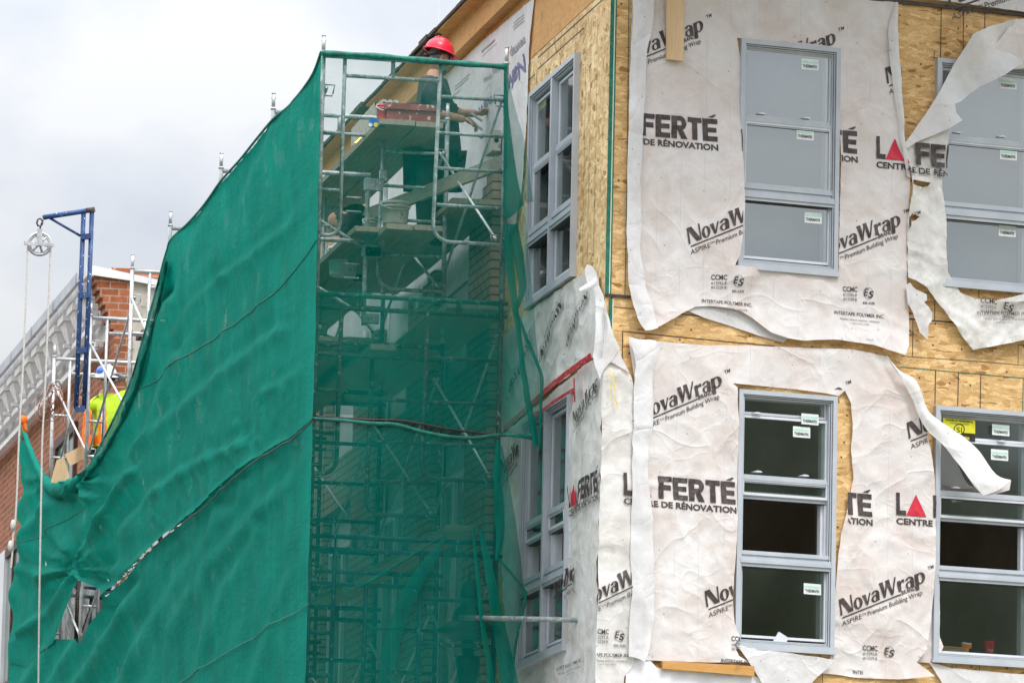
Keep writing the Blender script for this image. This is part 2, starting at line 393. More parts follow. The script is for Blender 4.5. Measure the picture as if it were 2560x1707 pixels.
def brick(name, c1, c2, mortar, which='UV', scale=1., bw=.215, bh=.075):
    m, nt, out = newmat(name); b = prin(nt, None, .85, 0, .2)
    v = coord(nt, which, (1, 1, 1))
    br = nt.nodes.new('ShaderNodeTexBrick'); br.inputs['Scale'].default_value = scale; br.inputs['Brick Width'].default_value = bw; br.inputs['Row Height'].default_value = bh
    br.inputs['Mortar Size'].default_value = .008; br.inputs['Mortar Smooth'].default_value = .2; br.inputs['Bias'].default_value = 0
    br.inputs['Color1'].default_value = (*c1, 1); br.inputs['Color2'].default_value = (*c2, 1); br.inputs['Mortar'].default_value = (*mortar, 1)
    nt.links.new(v, br.inputs['Vector'])
    n = tex(nt, 'Noise', 14, v, Detail=5); c = mixc(nt, .6, br.outputs[0], ramp(nt, n.outputs[0], [(.3, (.55, .5, .48)), (.65, (1, 1, 1))]), 'MULTIPLY')
    nt.links.new(c, b.inputs['Base Color']); bump(nt, br.outputs['Fac'], -.6, .01, b)
    nt.links.new(b.outputs[0], out.inputs[0]); return m
def wood(name, c1, c2, stretch=(14, 1.2, 14), rough=.75, which='Object', c3=(.12, .07, .04)):
    m, nt, out = newmat(name); b = prin(nt, None, rough, 0, .25); v = coord(nt, which, stretch)
    n = tex(nt, 'Noise', 1.6, v, Detail=7, Roughness=.7, Distortion=1.5); c = ramp(nt, n.outputs[0], [(.32, c1), (.66, c2)])
    v2 = coord(nt, which, (1, 1, 1)); n2 = tex(nt, 'Noise', 7, v2, Detail=4); c = mixc(nt, ramp(nt, n2.outputs[0], [(.62, 0), (.78, .55)]), c, c3)
    nt.links.new(c, b.inputs['Base Color']); bump(nt, n.outputs[0], .3, .004, b)
    nt.links.new(b.outputs[0], out.inputs[0]); return m
M = {}
M['osb'] = osb('strand_board', (.81, .56, .275), (.67, .42, .17), (.38, .19, .06))
M['osb_side'] = osb('pale_strand_board', (.88, .655, .37), (.66, .43, .19), (.36, .20, .08), sx=8., sy=34.)
M['ply'] = wood('plywood', (.50, .25, .08), (.66, .37, .15), (3, 3, 12))
M['line'] = speck('dark_joint', (.03, .025, .02), (.09, .06, .04), 20)
M['greenline'] = speck('green_edge_paint', (.01, .12, .08), (.02, .2, .13), 20)
M['paleline'] = speck('pale_edge', (.6, .66, .5), (.75, .78, .66), 12)
M['wrap'] = wrapmat('house_wrap_face', (.825, .80, .79), (.72, .635, .595))
M['wrap_side'] = wrapmat('house_wrap_crumpled', (.83, .825, .80), (.69, .66, .62), lines=False, dirt=.3, stain_lo=.42)
M['wrap_back'] = wrapmat('house_wrap_back', (.86, .86, .87), (.76, .75, .75), lines=False, dirt=.18, tr=.2)
M['ink'] = speck('brown_ink', (.045, .032, .03), (.085, .065, .06), 30, rough=.5)
M['inkpale'] = speck('faded_ink', (.22, .21, .24), (.33, .31, .33), 30, rough=.5)
M['inkblue'] = speck('blue_ink', (.09, .09, .22), (.16, .16, .3), 30, rough=.5)
M['red'] = speck('red_ink', (.52, .015, .04), (.62, .03, .06), 14, rough=.45)
M['tape'] = speck('red_tape', (.45, .01, .025), (.62, .04, .06), 30, rough=.25, c3=(.75, .3, .3), s3=26, bumpy=.5)
M['pvc'] = speck('grey_window_vinyl', (.43, .465, .505), (.48, .51, .55), 5, rough=.35)
M['pvcin'] = speck('white_window_vinyl', (.62, .64, .68), (.68, .70, .74), 5, rough=.35)
M['glass'] = glassmat('window_glass', .35, (.62, .68, .66))
M['pane_backing'] = speck('grey_pane_backing', (.215, .24, .255), (.25, .275, .29), 3, rough=.9)
M['room'] = speck('dim_room', (.42, .38, .33), (.52, .48, .42), 2, rough=.9)
M['drywall'] = speck('pale_room_board', (.5, .5, .5), (.6, .6, .6), 2, rough=.9)
M['stk'] = speck('sticker_white', (.70, .75, .73), (.78, .82, .8), 20, rough=.35)
M['stkg'] = speck('sticker_green', (.42, .68, .57), (.5, .72, .63), 20, rough=.35)
M['stky'] = speck('sticker_yellow', (.66, .62, .02), (.72, .68, .04), 20, rough=.35)
M['black'] = speck('black_paint', (.012, .012, .012), (.03, .03, .03), 20, rough=.5)
M['galv'] = speck('galvanised_steel', (.42, .43, .44), (.6, .61, .62), 9, rough=.42, metal=.55, c3=(.72, .7, .66), s3=45, bumpy=.1)
M['galvd'] = speck('mortar_splashed_steel', (.20, .24, .25), (.42, .44, .44), 9, rough=.6, metal=.25, c3=(.6, .59, .55), s3=38, bumpy=.2)
M['bluesteel'] = speck('worn_blue_paint', (.012, .025, .055), (.025, .06, .13), 7, rough=.5, c3=(.42, .44, .46), s3=33, t3=.66, bumpy=.2)
M['hoistblue'] = speck('chipped_blue_paint', (.012, .04, .14), (.03, .085, .22), 7, rough=.5, c3=(.55, .56, .56), s3=33, bumpy=.2, t3=.64)
M['rust'] = speck('dark_rusty_steel', (.045, .035, .03), (.10, .075, .06), 12, rough=.7, c3=(.3, .3, .3), s3=30)
M['plank'] = wood('weathered_plank', (.20, .175, .13), (.34, .30, .23), (16, .9, 16), c3=(.5, .48, .43))
M['lumber'] = wood('fresh_lumber', (.60, .40, .22), (.72, .53, .33), (18, 18, 1.5), c3=(.28, .13, .05))
M['batten'] = wood('orange_batten', (.50, .25, .07), (.64, .36, .13), (2, 2, 18))
M['net'] = netmat('green_mesh_open', (.0, .21, .165), .29, mottle=.2)
M['netl'] = netmat('green_mesh_lower', (.0, .19, .15), .64, mottle=.25)
M['netm'] = netmat('green_mesh_loose', (.0, .23, .18), .46, mottle=.25)
M['netd'] = netmat('green_mesh_folded', (.002, .20, .15), .86, mottle=.3)
M['nets'] = netmat('green_mesh_dense', (.0, .275, .205), .985, mottle=.25)
M['hem'] = speck('green_hem', (.002, .10, .075), (.006, .2, .15), 12, rough=.6)
M['brown_brick'] = brick('taupe_brick', (.30, .24, .19), (.36, .29, .23), (.10, .085, .075))
M['old_brick'] = brick('old_red_brick', (.43, .15, .07), (.27, .085, .04), (.38, .30, .24), bw=.23, bh=.09)
M['block'] = speck('grey_concrete_block', (.40, .37, .32), (.52, .49, .43), 3, rough=.9, c3=(.28, .26, .23), s3=18, bumpy=.3)
M['cornice'] = speck('weathered_white_paint', (.68, .66, .66), (.83, .82, .82), 2.2, rough=.6, c3=(.5, .44, .42), s3=9, t3=.64)
M['cap'] = speck('white_metal_cap', (.68, .69, .71), (.76, .77, .79), 2, rough=.35)
M['greymetal'] = speck('grey_roof_metal', (.40, .42, .45), (.5, .52, .55), 1.5, rough=.4)
M['shingle'] = speck('dark_roofing', (.045, .032, .026), (.10, .07, .055), 30, rough=.9, bumpy=.4)
M['flash'] = speck('dark_brown_flashing', (.045, .03, .025), (.08, .055, .045), 8, rough=.5)
M['asphalt'] = speck('asphalt', (.045, .045, .048), (.065, .063, .062), 20, rough=.9, bumpy=.3)
M['pave'] = speck('concrete_pavement', (.30, .29, .27), (.38, .37, .35), 6, rough=.9)
M['grassy'] = speck('dusty_ground', (.10, .11, .06), (.17, .15, .1), 3, rough=.95)
M['kerb'] = speck('kerb_stone', (.35, .34, .32), (.42, .41, .39), 6, rough=.85)
M['leaf'] = speck('leaf_green', (.085, .115, .075), (.14, .165, .11), .8, rough=.7)
M['bark'] = speck('bark', (.06, .045, .035), (.11, .085, .065), 8, rough=.95)
M['skin'] = speck('tanned_skin', (.40, .20, .13), (.52, .28, .19), 12, rough=.55)
M['hair'] = speck('grey_hair', (.05, .045, .042), (.22, .2, .19), 60, rough=.8)
M['redhat'] = speck('red_helmet', (.72, .02, .05), (.80, .04, .075), 6, rough=.3)
M['whitehat'] = speck('white_helmet', (.74, .75, .78), (.8, .81, .83), 6, rough=.3)
M['bluehat'] = speck('blue_sticker', (.06, .16, .62), (.10, .22, .72), 6, rough=.4)
M['darkshirt'] = speck('dark_shirt', (.020, .026, .030), (.04, .046, .05), 10, rough=.9, bumpy=.3, s3=14)
M['trouser'] = speck('black_trousers', (.010, .012, .014), (.022, .024, .026), 10, rough=.9, bumpy=.3, s3=14)
M['hivis'] = speck('lime_shirt', (.40, .60, .01), (.52, .72, .03), 8, rough=.7, bumpy=.4, s3=12)
M['orange'] = speck('orange_band', (.90, .16, .01), (.95, .22, .02), 8, rough=.6)
M['silver'] = speck('reflective_tape', (.55, .56, .58), (.68, .68, .7), 12, rough=.3)
M['glove'] = speck('grey_glove', (.22, .23, .25), (.34, .35, .37), 14, rough=.8)
M['toolbox'] = speck('maroon_box', (.20, .035, .045), (.29, .07, .075), 5, rough=.5, c3=(.6, .5, .48), s3=24)
M['redplastic'] = speck('faded_red_plastic', (.60, .07, .08), (.68, .12, .12), 5, rough=.4, c3=(.6, .4, .38), s3=20)
M['bucket'] = speck('mortar_smeared_bucket', (.62, .63, .6), (.74, .75, .73), 4, rough=.5, c3=(.38, .36, .31), s3=9)
M['bucketd'] = speck('grey_mortar_bucket', (.42, .41, .37), (.58, .56, .5), 6, rough=.7, c3=(.3, .28, .24), s3=12)
M['levelblue'] = speck('blue_level', (.015, .12, .42), (.03, .2, .55), 6, rough=.35)
M['yellow'] = speck('yellow_level', (.75, .55, .03), (.8, .62, .06), 6, rough=.35)
M['rope'] = speck('pale_rope', (.52, .50, .46), (.66, .63, .58), 60, rough=.9, bumpy=.6, s3=80)
M['lamp'] = speck('dark_green_lamp', (.006, .018, .016), (.012, .03, .026), 6, rough=.4)
M['card'] = speck('cardboard', (.50, .34, .2), (.6, .43, .27), 6, rough=.8)
M['cup'] = speck('red_paper_cup', (.72, .015, .035), (.78, .04, .06), 6, rough=.4)
M['wire'] = speck('copper_wire', (.24, .11, .08), (.34, .18, .13), 20, rough=.6)
M['poly'] = speck('white_poly', (.74, .73, .75), (.8, .8, .82), 3, rough=.35, bumpy=.5, s3=7)
M['oldwood'] = speck('brown_window_wood', (.06, .03, .025), (.1, .055, .045), 6, rough=.6)
M['tarp'] = speck('darkened_tarp', (.06, .065, .06), (.26, .27, .26), 3, rough=.6)  # colour darkened to give the dim inside of the net gap
M['dglass'] = speck('dark_green_glass', (.10, .14, .11), (.15, .19, .15), 2, rough=.15)
# ------------------------------------------------------------------ ground, road, pavement
def flat(name, x0, x1, y0, y1, z, mat, kind='structure', thick=0):
    m = MB()
    if thick: m.box((x0, y0, z-thick), (x1, y1, z))
    else: m.add([(x0,y0,z),(x1,y0,z),(x1,y1,z),(x0,y1,z)], [(0,1,2,3)])
    o = m.build(name, mat); o['kind'] = kind; return o
flat('ground', -900, 900, -900, 900, -.02, M['grassy'])
flat('road', -9, 4.6, -300, 400, -.004, M['asphalt'])
flat('pavement', 4.75, 9.2, -300, 400, .12, M['pave'], thick=.2)
flat('kerb', 4.6, 4.75, -300, 400, .13, M['kerb'], thick=.2)
# trees along the far side of the cross street: out of frame behind the camera, they are what the lower panes mirror
def leaf_tree(x, y, h, r, seed, label):
    t = thing('street_tree', (x, y, 0), label, 'tree', 'trees behind the viewer')
    rnd = random.Random(seed); m = MB()
    m.tube([(x, y, 0), (x+.2, y, h*.3), (x-.2, y+.2, h*.7)], [.35, .26, .1], 8)
    for k in range(6):
        a = k*1.05; m.tube([(x, y, h*(.3+.05*k)), (x+r*.6*math.cos(a), y+r*.6*math.sin(a), h*(.5+.06*k))], [.14, .03], 6)
    m.build('trunk', M['bark'], t)
    c = MB(); vs = []; fs = []
    for k in range(9000):
        u = rnd.gauss(0, 1); v = rnd.gauss(0, 1); w_ = rnd.gauss(0, 1); l = math.sqrt(u*u+v*v+w_*w_)+1e-6
        q = rnd.random()**.4; d = Vector((u/l, v/l, w_/l))
        p = Vector((x, y, h*.62))+Vector((d.x*r*q, d.y*r*q, d.z*h*.38*q))*(1+.35*noise.noise(d*2.2+Vector((seed, 0, 0))))
        a = Vector((rnd.uniform(-1, 1), rnd.uniform(-1, 1), rnd.uniform(-1, 1))).normalized()*rnd.uniform(.16, .36)
        b = a.orthogonal().normalized()*rnd.uniform(.12, .26); i = len(vs)
        vs += [p-a, p-b, p+a, p+b]; fs.append((i, i+1, i+2, i+3))
    c.add(vs, fs); c.build('crown', M['leaf'], t)
for k in range(12):
    leaf_tree(6+k*4.3, -13-4*(k % 2), 19.3+.5*math.sin(k*1.7), 5.0, k+1, 'leafy green street tree across the road, mirrored in the lower panes')
# ------------------------------------------------------------------ the corner building under renovation
bld = thing('corner_building', (XB, YC, 0), 'unfinished corner building sheathed in strand board under torn white wrap', 'building')
hA = lambda y, x=1965: PA.uv(x, y)[1]
A_W = [(1.105, 1.968, 8.940, 10.762), (1.133, 1.982, 5.940, 7.962)]
a3 = PA.uv(2338, 148)[0]; a4 = PA.uv(2334, 1016)[0]
A_W += [(a3, a3+.90, PA.uv(2380, 713)[1], PA.uv(2338, 147)[1]), (a4, a4+.90, PA.uv(2352, 1650)[1], PA.uv(2334, 1014)[1])]
hBt = PB.uv(1422, 987)[1]
B_W = [(43.905, 45.72, 8.96, 10.765), (43.905, 45.72, 5.965, hBt)]
def rect(w, g=0.): return [(w[0]+g, w[2]+g), (w[1]-g, w[2]+g), (w[1]-g, w[3]-g), (w[0]+g, w[3]-g)]
nul = lambda a, h: 0.
def wall(name, pl, outline, wins, mat):
    V, Fs = tri(resample(outline, 1.0), [rect(w, .02) for w in wins], 1.0, 1.0)
    m = MB(); vv = [pl.w(a, h) for a, h in V]
    for f in Fs:
        if (vv[f[1]]-vv[f[0]]).cross(vv[f[2]]-vv[f[0]]).dot(pl.n) < 0: f.reverse()
    m.add(vv, Fs)
    for w in wins:      # reveals
        r = rect(w, .02)
        for i in range(4):
            p, q = r[i], r[(i+1) % 4]; m.add([pl.w(*p), pl.w(*q), pl.w(*q, -.14), pl.w(*p, -.14)], [(0, 1, 2, 3)])
    return m
JA = [((1572,-20),(1567,480),(1562,737),'g',.008), ((1556,828),(1725,845),(1936,865),'l',.009), ((1556,828),(1556,900),'l',.01), ((1526,766),(1590,773),'l',.007),
      ((2353,17),(2351,150),'l',.009), ((2409,24),(2407,150),'l',.009), ((2462,28),(2461,150),'l',.009), ((2243,-10),(2240,150),'g',.012), ((2336,128),(2334,150),'l',.008), ((2326,143),(2345,145),'l',.006),
      ((2250,917),(2400,931),(2580,947),'g',.008), ((2255,890),(2400,900),(2580,914),'l',.006), ((2339,925),(2337,1010),'l',.01), ((2396,930),(2394,1015),'l',.01), ((2452,936),(2450,1020),'l',.01), ((2558,946),(2556,1040),'g',.01),
      ((2268,797),(2320,801),(2385,806),'l',.016), ((2282,800),(2281,890),'l',.008), ((2337,750),(2336,803),'l',.008), ((2394,718),(2393,745),'l',.008), ((2447,722),(2447,745),'l',.008), ((2545,862),(2545,912),'l',.006), ((2545,862),(2575,866),'l',.006), ((2272,838),(2281,838),'l',.006),
      ((1700,785),(1750,790),'l',.012), ((1890,1608),(1889,1640),'l',.007), ((1992,1620),(1991,1645),'l',.007), ((2050,1625),(2049,1650),'l',.007), ((2380,1655),(2380,1680),'l',.007), ((2448,1660),(2448,1680),'l',.007), ((2056,1685),(2056,1720),'l',.007)]
JB = [((1345,145),(1420,78),(1520,-12),'l',.02), ((1345,173),(1460,70),'l',.018), ((1466,50),(1462,350),(1456,660),'l',.012), ((1479,44),(1475,340),(1468,650),'l',.012), ((1495,22),(1491,320),(1484,640),'l',.012),
      ((1403,112),(1402,165),'l',.012), ((1363,165),(1362,205),'l',.012), ((1314,208),(1338,186),'g',.018), ((1338,190),(1336,235),'l',.01)]
def joints(m, pl, segs, inset=.003):
    for s in segs:
        pts = [pl.uv(x, y) for x, y in s[:-2]]; mi = {'l': 1, 'g': 2, 'p': 3}[s[-2]]; wd = s[-1]*(.45 if pl is PB else .72)
        for p, q in zip(pts[:-1], pts[1:]):
            if abs(q[0]-p[0])*(.3 if pl is PB else 1) < abs(q[1]-p[1]): d = (wd/2, 0)
            else: d = (0, wd/2)
            m.add([pl.w(p[0]-d[0], p[1]-d[1], inset), pl.w(q[0]-d[0], q[1]-d[1], inset), pl.w(q[0]+d[0], q[1]+d[1], inset), pl.w(p[0]+d[0], p[1]+d[1], inset)], [(0, 1, 2, 3)], mi)
mats4 = [M['osb'], M['line'], M['greenline'], M['paleline']]
mA = wall('wall', PA, [(0, 0), (8, 0), (8, 13.2), (0, 13.2)], A_W, M['osb']); joints(mA, PA, JA)
# floor-line step where upper sheathing overlaps the lower
p0 = PA.uv(1512, 737); p1 = PA.uv(1575, 743); mA.pbox(PA, p0[0], p1[0], p1[1]-.012, p1[1]+.012, .001, .014, 1)
# green painted corner bead with its pale stripe
g0 = PA.uv(1510, 735)[1]
mA.pbox(PA, -.004, .028, g0, 13.2, .0005, .005, 2); mA.pbox(PA, .028, .036, g0, 13.2, .0005, .005, 3); mA.pbox(PA, .036, .048, g0, 13.2, .0005, .005, 2)
mA.pbox(PA, .03, .06, g0-.35, g0-.03, .0005, .005, 2); mA.pbox(PA, .06, .068, g0-.35, g0-.03, .0005, .005, 3)
mA.build('wall', mats4, bld, pl=PA)
mB = wall('wall', PB, [(YC+.001, 0), (46.9, 0), (46.9, 11.1), (YC+.001, 11.1)], B_W, M['osb_side']); joints(mB, PB, JB)
mB.build('wall', [M['osb_side'], M['line'], M['greenline'], M['paleline']], bld, pl=PB)
m = MB(); m.pbox(PB, 46.9, 68, 0, 11.1, -.02, 0); m.build('wall', M['drywall'], bld, pl=PB)
# eave: ledger box, soffit, roof edge
PE = Plane((XB-.11, YC, 0), (0, 1, 0), (-1, 0, 0))
z3 = PE.uv(1197, 76)[1]; z2 = PE.uv(1160, 52)[1]
m = MB(); m.pbox(PB, YC+.002, 68, 11.1, z2, -.02, .004); m.build('frieze_board', M['ply'], bld, pl=PB)
def onz(x, y, z): d = ray(x, y); return CAM+d*((z-CAM.z)/d.z)
xe = onz(1100, 75, z2).x
m = MB(); m.box((XB-.11, YC-2, z3), (XB-.003, 68, z2)); m.build('ledger', M['ply'], bld)
m = MB(); m.box((xe, YC-2, z2), (XB-.003, 68, z2+.02)); m.box((xe+.12, YC-2, z2-.02), (xe+.30, 68, z2-.001)); m.build('soffit', M['ply'], bld)
m = MB(); rnd = random.Random(4)
y = YC-2
while y < 68:
    l = rnd.uniform(.25, .6); d = rnd.choice((0, 0, .01, .02, .05)); m.box((xe-.02-d*.5, y, z2+.021-d*.5), (xe+.4, y+l-.004, z2+.038+rnd.uniform(0, .012))); y += l
m.hexa([(xe, YC-2, z2+.04), (XB+6, YC-2, z2+2.2), (XB+6, 68, z2+2.2), (xe, 68, z2+.04), (xe, YC-2, z2+.06), (XB+6, YC-2, z2+2.24), (XB+6, 68, z2+2.24), (xe, 68, z2+.06)])
m.build('roof', M['shingle'], bld)
q0 = PA.uv(2150, -1); q1 = PA.uv(2560, 37)
m = MB(); m.hexa([PA.w(q0[0]-.6, q0[1]-.01, .03), PA.w(4.4, q1[1]-.016, .03), PA.w(4.4, q1[1]-.016, 0), PA.w(q0[0]-.6, q0[1]-.01, 0), PA.w(q0[0]-.6, q0[1]+.02, .03), PA.w(4.4, q1[1]+.012, .03), PA.w(4.4, q1[1]+.012, 0), PA.w(q0[0]-.6, q0[1]+.02, 0)])
m.build('flashing', M['flash'], bld)
# rooms behind the panes
for (h0, h1) in ((5.3, 8.35), (8.45, 11.3)):
    m = MB()
    def q(a, h, o): return PA.w(a, h, o)
    m.add([q(.95, h0, -4), q(7, h0, -4), q(7, h1, -4), q(.95, h1, -4)], [(0, 1, 2, 3)])
    m.add([q(.16, h0, -.16), q(7, h0, -.16), q(7, h0, -4), q(.95, h0, -4)], [(0, 1, 2, 3)])
    m.add([q(.16, h1, -.16), q(7, h1, -.16), q(7, h1, -4), q(.95, h1, -4)], [(3, 2, 1, 0)])
    m.add([q(4.6, h0, -.16), q(4.6, h0, -4), q(4.6, h1, -4), q(4.6, h1, -.16)], [(0, 1, 2, 3)])
    m.add([q(2.55, h0, -1.6), q(2.72, h0, -1.6), q(2.72, h1, -1.6), q(2.55, h1, -1.6)], [(0, 1, 2, 3)])
    m.build('room', M['room'], bld)
# ------------------------------------------------------------------ windows
def window(pl, w, units, bars, panes, label=None, cut=None, lat=()):
    """bars: (h0,h1,offset) full-width rails; panes: (h0,h1,offset); units: list of (a0,a1)"""
    a0, a1, h0, h1 = w; fr = MB()
    win = MB()
    fr.ring(pl, a0, a1, h0, h1, .036, -.10, .050)
    fr.ring(pl, a0+.034, a1-.034, h0+.034, h1-.034, .014, -.10, .036)
    fr.ring(pl, a0+.046, a1-.046, h0+.046, h1-.046, .014, -.10, .020)
    fr.pbox(pl, a0-.012, a1+.012, h0-.022, h0-.001, -.02, .058)
    if len(units) > 1:
        for (ua, ub), (va, vb) in zip(units[:-1], units[1:]):
            fr.pbox(pl, ub-.028, va+.028, h0+.037, h1-.037, -.10, .047)
    fr.ring(pl, a0+.0355, a1-.0355, h0+.0355, h1-.0355, .004, .03, .0375, 1); fr.ring(pl, a0+.0475, a1-.0475, h0+.0475, h1-.0475, .004, .01, .0215, 1)
    W_ = fr.build('window', [M['pvc'], M['black']], bld)
    if label: W_['label'] = label
    for (ua, ub) in units:
        for b in bars:
            hh0, hh1, o = b[:3]
            if len(b) > 3 and b[3] != (ua, ub): continue
            e = .030; t = (hh1-hh0); rb = MB()
            rb.pbox(pl, ua+e, ub-e, hh0, hh0+t*.36, -.09, o-.012); rb.pbox(pl, ua+e, ub-e, hh0+t*.36, hh0+t*.7, -.09, o); rb.pbox(pl, ua+e, ub-e, hh0+t*.7, hh1, -.09, o-.008); rb.pbox(pl, ua+e+.02, ub-e-.02, hh0-.006, hh0-.0005, -.08, o-.014, 1)  # last strip is black, standing for the shadow under the rail
            rb.build('rail', [M['pvc'], M['black']], W_)
    for (ua, ub) in units:
        for (p0_, p1_, o) in panes:
            if p1_-p0_ < .12: continue
            jb = MB(); jb.pbox(pl, ub-.092, ub-.068, p0_+.01, p1_-.01, -.108, o-.02); jb.build('inner_jamb', M['pvcin'], W_)
            sh = MB(); sh.ring(pl, ua+.052, ub-.052, p0_, p1_, .020, o-.03, o+.012); sh.build('sash', M['pvcin'], W_)
    if len(units) == 1 or True:
        for (ua, ub) in units:
            for k, (p0_, p1_, o) in enumerate(panes):
                if cut and k in cut: continue
                g = MB(); vv = [pl.w(ua+.06, p0_+.008, o), pl.w(ub-.06, p0_+.008, o), pl.w(ub-.06, p1_-.008, o), pl.w(ua+.06, p1_-.008, o)]
                if (vv[1]-vv[0]).cross(vv[2]-vv[0]).dot(pl.n) < 0: vv.reverse()
                g.add(vv, [(0, 1, 2, 3)]); g.build('pane', M['glass'], W_)
    if lat:
        for (x, y) in lat:
            lt = MB(); a, h = pl.uv(x, y); lt.pbox(pl, a-.033, a+.033, h, h+.007, -.03, .008); lt.pbox(pl, a-.012, a+.022, h+.007, h+.013, -.02, .004)
            lt.build('latch', M['pvcin'], W_)
    return W_
def bh(pl, x, y0, y1): return pl.uv(x, y1)[1], pl.uv(x, y0)[1]
def wA(i, rails, panes, x, **k):
    w = A_W[i]; R = []; P_ = []
    for (y0, y1, o) in rails: h0, h1 = bh(PA, x, y0, y1); R.append((h0, h1, o))
    for (y0, y1, o) in panes: h0, h1 = bh(PA, x, y0, y1); P_.append((h0, h1, o))
    return window(PA, w, [(w[0], w[1])], R, P_, **k)
W1 = wA(0, [(297, 322, .012), (467, 490, .030), (490, 512, .05)], [(128, 303, -.022), (312, 474, -.005), (506, 655, -.012)], 1975, lat=[(1905, 286), (2017, 297)])
W2 = wA(1, [(1192, 1212, .012), (1233, 1252, .0), (1382, 1398, .03), (1398, 1422, .05)], [(990, 1040, -.055), (1043, 1202, -.03), (1202, 1243, -.005), (1246, 1390, -.03), (1416, 1598, -.012)], 1960, cut=(3,), lat=[(1893, 1034), (1895, 1180), (2012, 1190)])
W3 = wA(2, [(345, 368, .012), (512, 530, .03), (530, 556, .05)], [(178, 352, -.022), (358, 520, -.005), (552, 708, -.012)], 2450, lat=[(2395, 333), (2505, 343)])
W4 = wA(3, [(1232, 1252, .012), (1290, 1308, .0), (1420, 1436, .03), (1436, 1458, .05)], [(1042, 1100, -.055), (1102, 1240, -.03), (1245, 1300, -.005), (1300, 1428, -.03), (1452, 1638, -.012)], 2450, cut=(3,), lat=[(2505, 1104), (2390, 1220)])
def wB(i, ys, x, cut=None, **k):
    w = B_W[i]; mid = (w[0]+w[1])/2
    H0, H1 = w[2], w[3]; t = H1-H0
    R = [(H0+t*a, H0+t*b, o) for (a, b, o) in ys[0]]; P_ = [(H0+t*a, H0+t*b, o) for (a, b, o) in ys[1]]
    return window(PB, w, [(w[0], mid), (mid, w[1])], R, P_, cut=cut, **k)
W5 = wB(0, [[(.62, .665, .012), (.315, .36, .03), (.275, .315, .05)], [(.645, .955, -.022), (.35, .64, -.005), (.04, .29, -.012)]], 1390)
W6 = wB(1, [[(.55, .585, .012), (.49, .52, .0), (.315, .35, .03), (.275, .315, .05)], [(.57, .96, -.022), (.5, .57, -.005), (.34, .5, -.03), (.04, .29, -.012)]], 1360, cut=(2,))
for W_, w in ((W1, A_W[0]), (W3, A_W[2])):
    m = MB(); m.pbox(PA, w[0]+.05, w[1]-.05, w[2]+.05, w[3]-.05, -.118, -.112); m.build('pane_backing', M['pane_backing'], W_)  # added grey sheet behind the glass, sets the sky-grey tone of the upper panes
# stickers on the panes
def quad(m, pl, x0, y0, x1, y1, o, mi=0, sl=.085):
    s = [(x0, y0), (x0, y1), (x1, y1+sl*(x1-x0)), (x1, y0+sl*(x1-x0))]
    vv = [pl.P(x, y, o) for x, y in s]
    m.add(vv, [(0, 1, 2, 3)], mi)
# ------------------------------------------------------------------ lettering (built as thin printed shapes)
def clip_tris(me_v, me_f, half):
    """cut polygons in px space by half-planes (nx,ny,c): keep nx*x+ny*y<=c"""
    outv, outf = [], []
    for f in me_f:
        poly = [me_v[i] for i in f]
        for (nx, ny, c) in half:
            new = []
            for i in range(len(poly)):
                a, b = poly[i], poly[(i+1) % len(poly)]; da = nx*a[0]+ny*a[1]-c; db = nx*b[0]+ny*b[1]-c
                if da <= 0: new.append(a)
                if (da < 0 < db) or (db < 0 < da): t = da/(da-db); new.append((a[0]+(b[0]-a[0])*t, a[1]+(b[1]-a[1])*t))
            poly = new
            if len(poly) < 3: break
        if len(poly) >= 3:
            k = len(outv); outv += poly; outf.append(list(range(k, k+len(poly))))
    return outv, outf
def grid_cut(v, f, step):
    out = (v, f)
    for ax in (0, 1):
        nv, nf = [], []
        for fc in out[1]:
            poly = [out[0][i] for i in fc]; lo = min(p[ax] for p in poly); hi = max(p[ax] for p in poly)
            k0, k1 = int(math.floor(lo/step)), int(math.floor(hi/step))
            if k0 == k1: k = len(nv); nv += poly; nf.append(list(range(k, k+len(poly)))); continue
            for k in range(k0, k1+1):
                h = [(1, 0, (k+1)*step), (-1, 0, -k*step)] if ax == 0 else [(0, 1, (k+1)*step), (0, -1, -k*step)]
                a, b = clip_tris(poly, [list(range(len(poly)))], h)
                j = len(nv); nv += a; nf += [[i+j for i in q] for q in b]
        out = (nv, nf)
    return out
_fc = {}
def glyph_text(s, bold=0., shear=0.):
    key = (s, bold, shear)
    if key in _fc: return _fc[key]
    cu = bpy.data.curves.new('lettering', 'FONT'); cu.body = s; cu.size = 1; cu.offset = bold; cu.shear = shear; cu.resolution_u = 3
    ob = bpy.data.objects.new('lettering', cu); COL.objects.link(ob)
    dg = bpy.context.evaluated_depsgraph_get(); ev = ob.evaluated_get(dg); me = ev.to_mesh()
    v = [(p.co.x, p.co.y) for p in me.vertices]; f = [list(p.vertices) for p in me.polygons]; ev.to_mesh_clear()
    bpy.data.objects.remove(ob); bpy.data.curves.remove(cu)
    x0 = min(p[0] for p in v); x1 = max(p[0] for p in v)
    v = [((p[0]-x0)/(x1-x0), p[1]/.69) for p in v]   # width 1, cap height 1
    _fc[key] = (v, f); return v, f
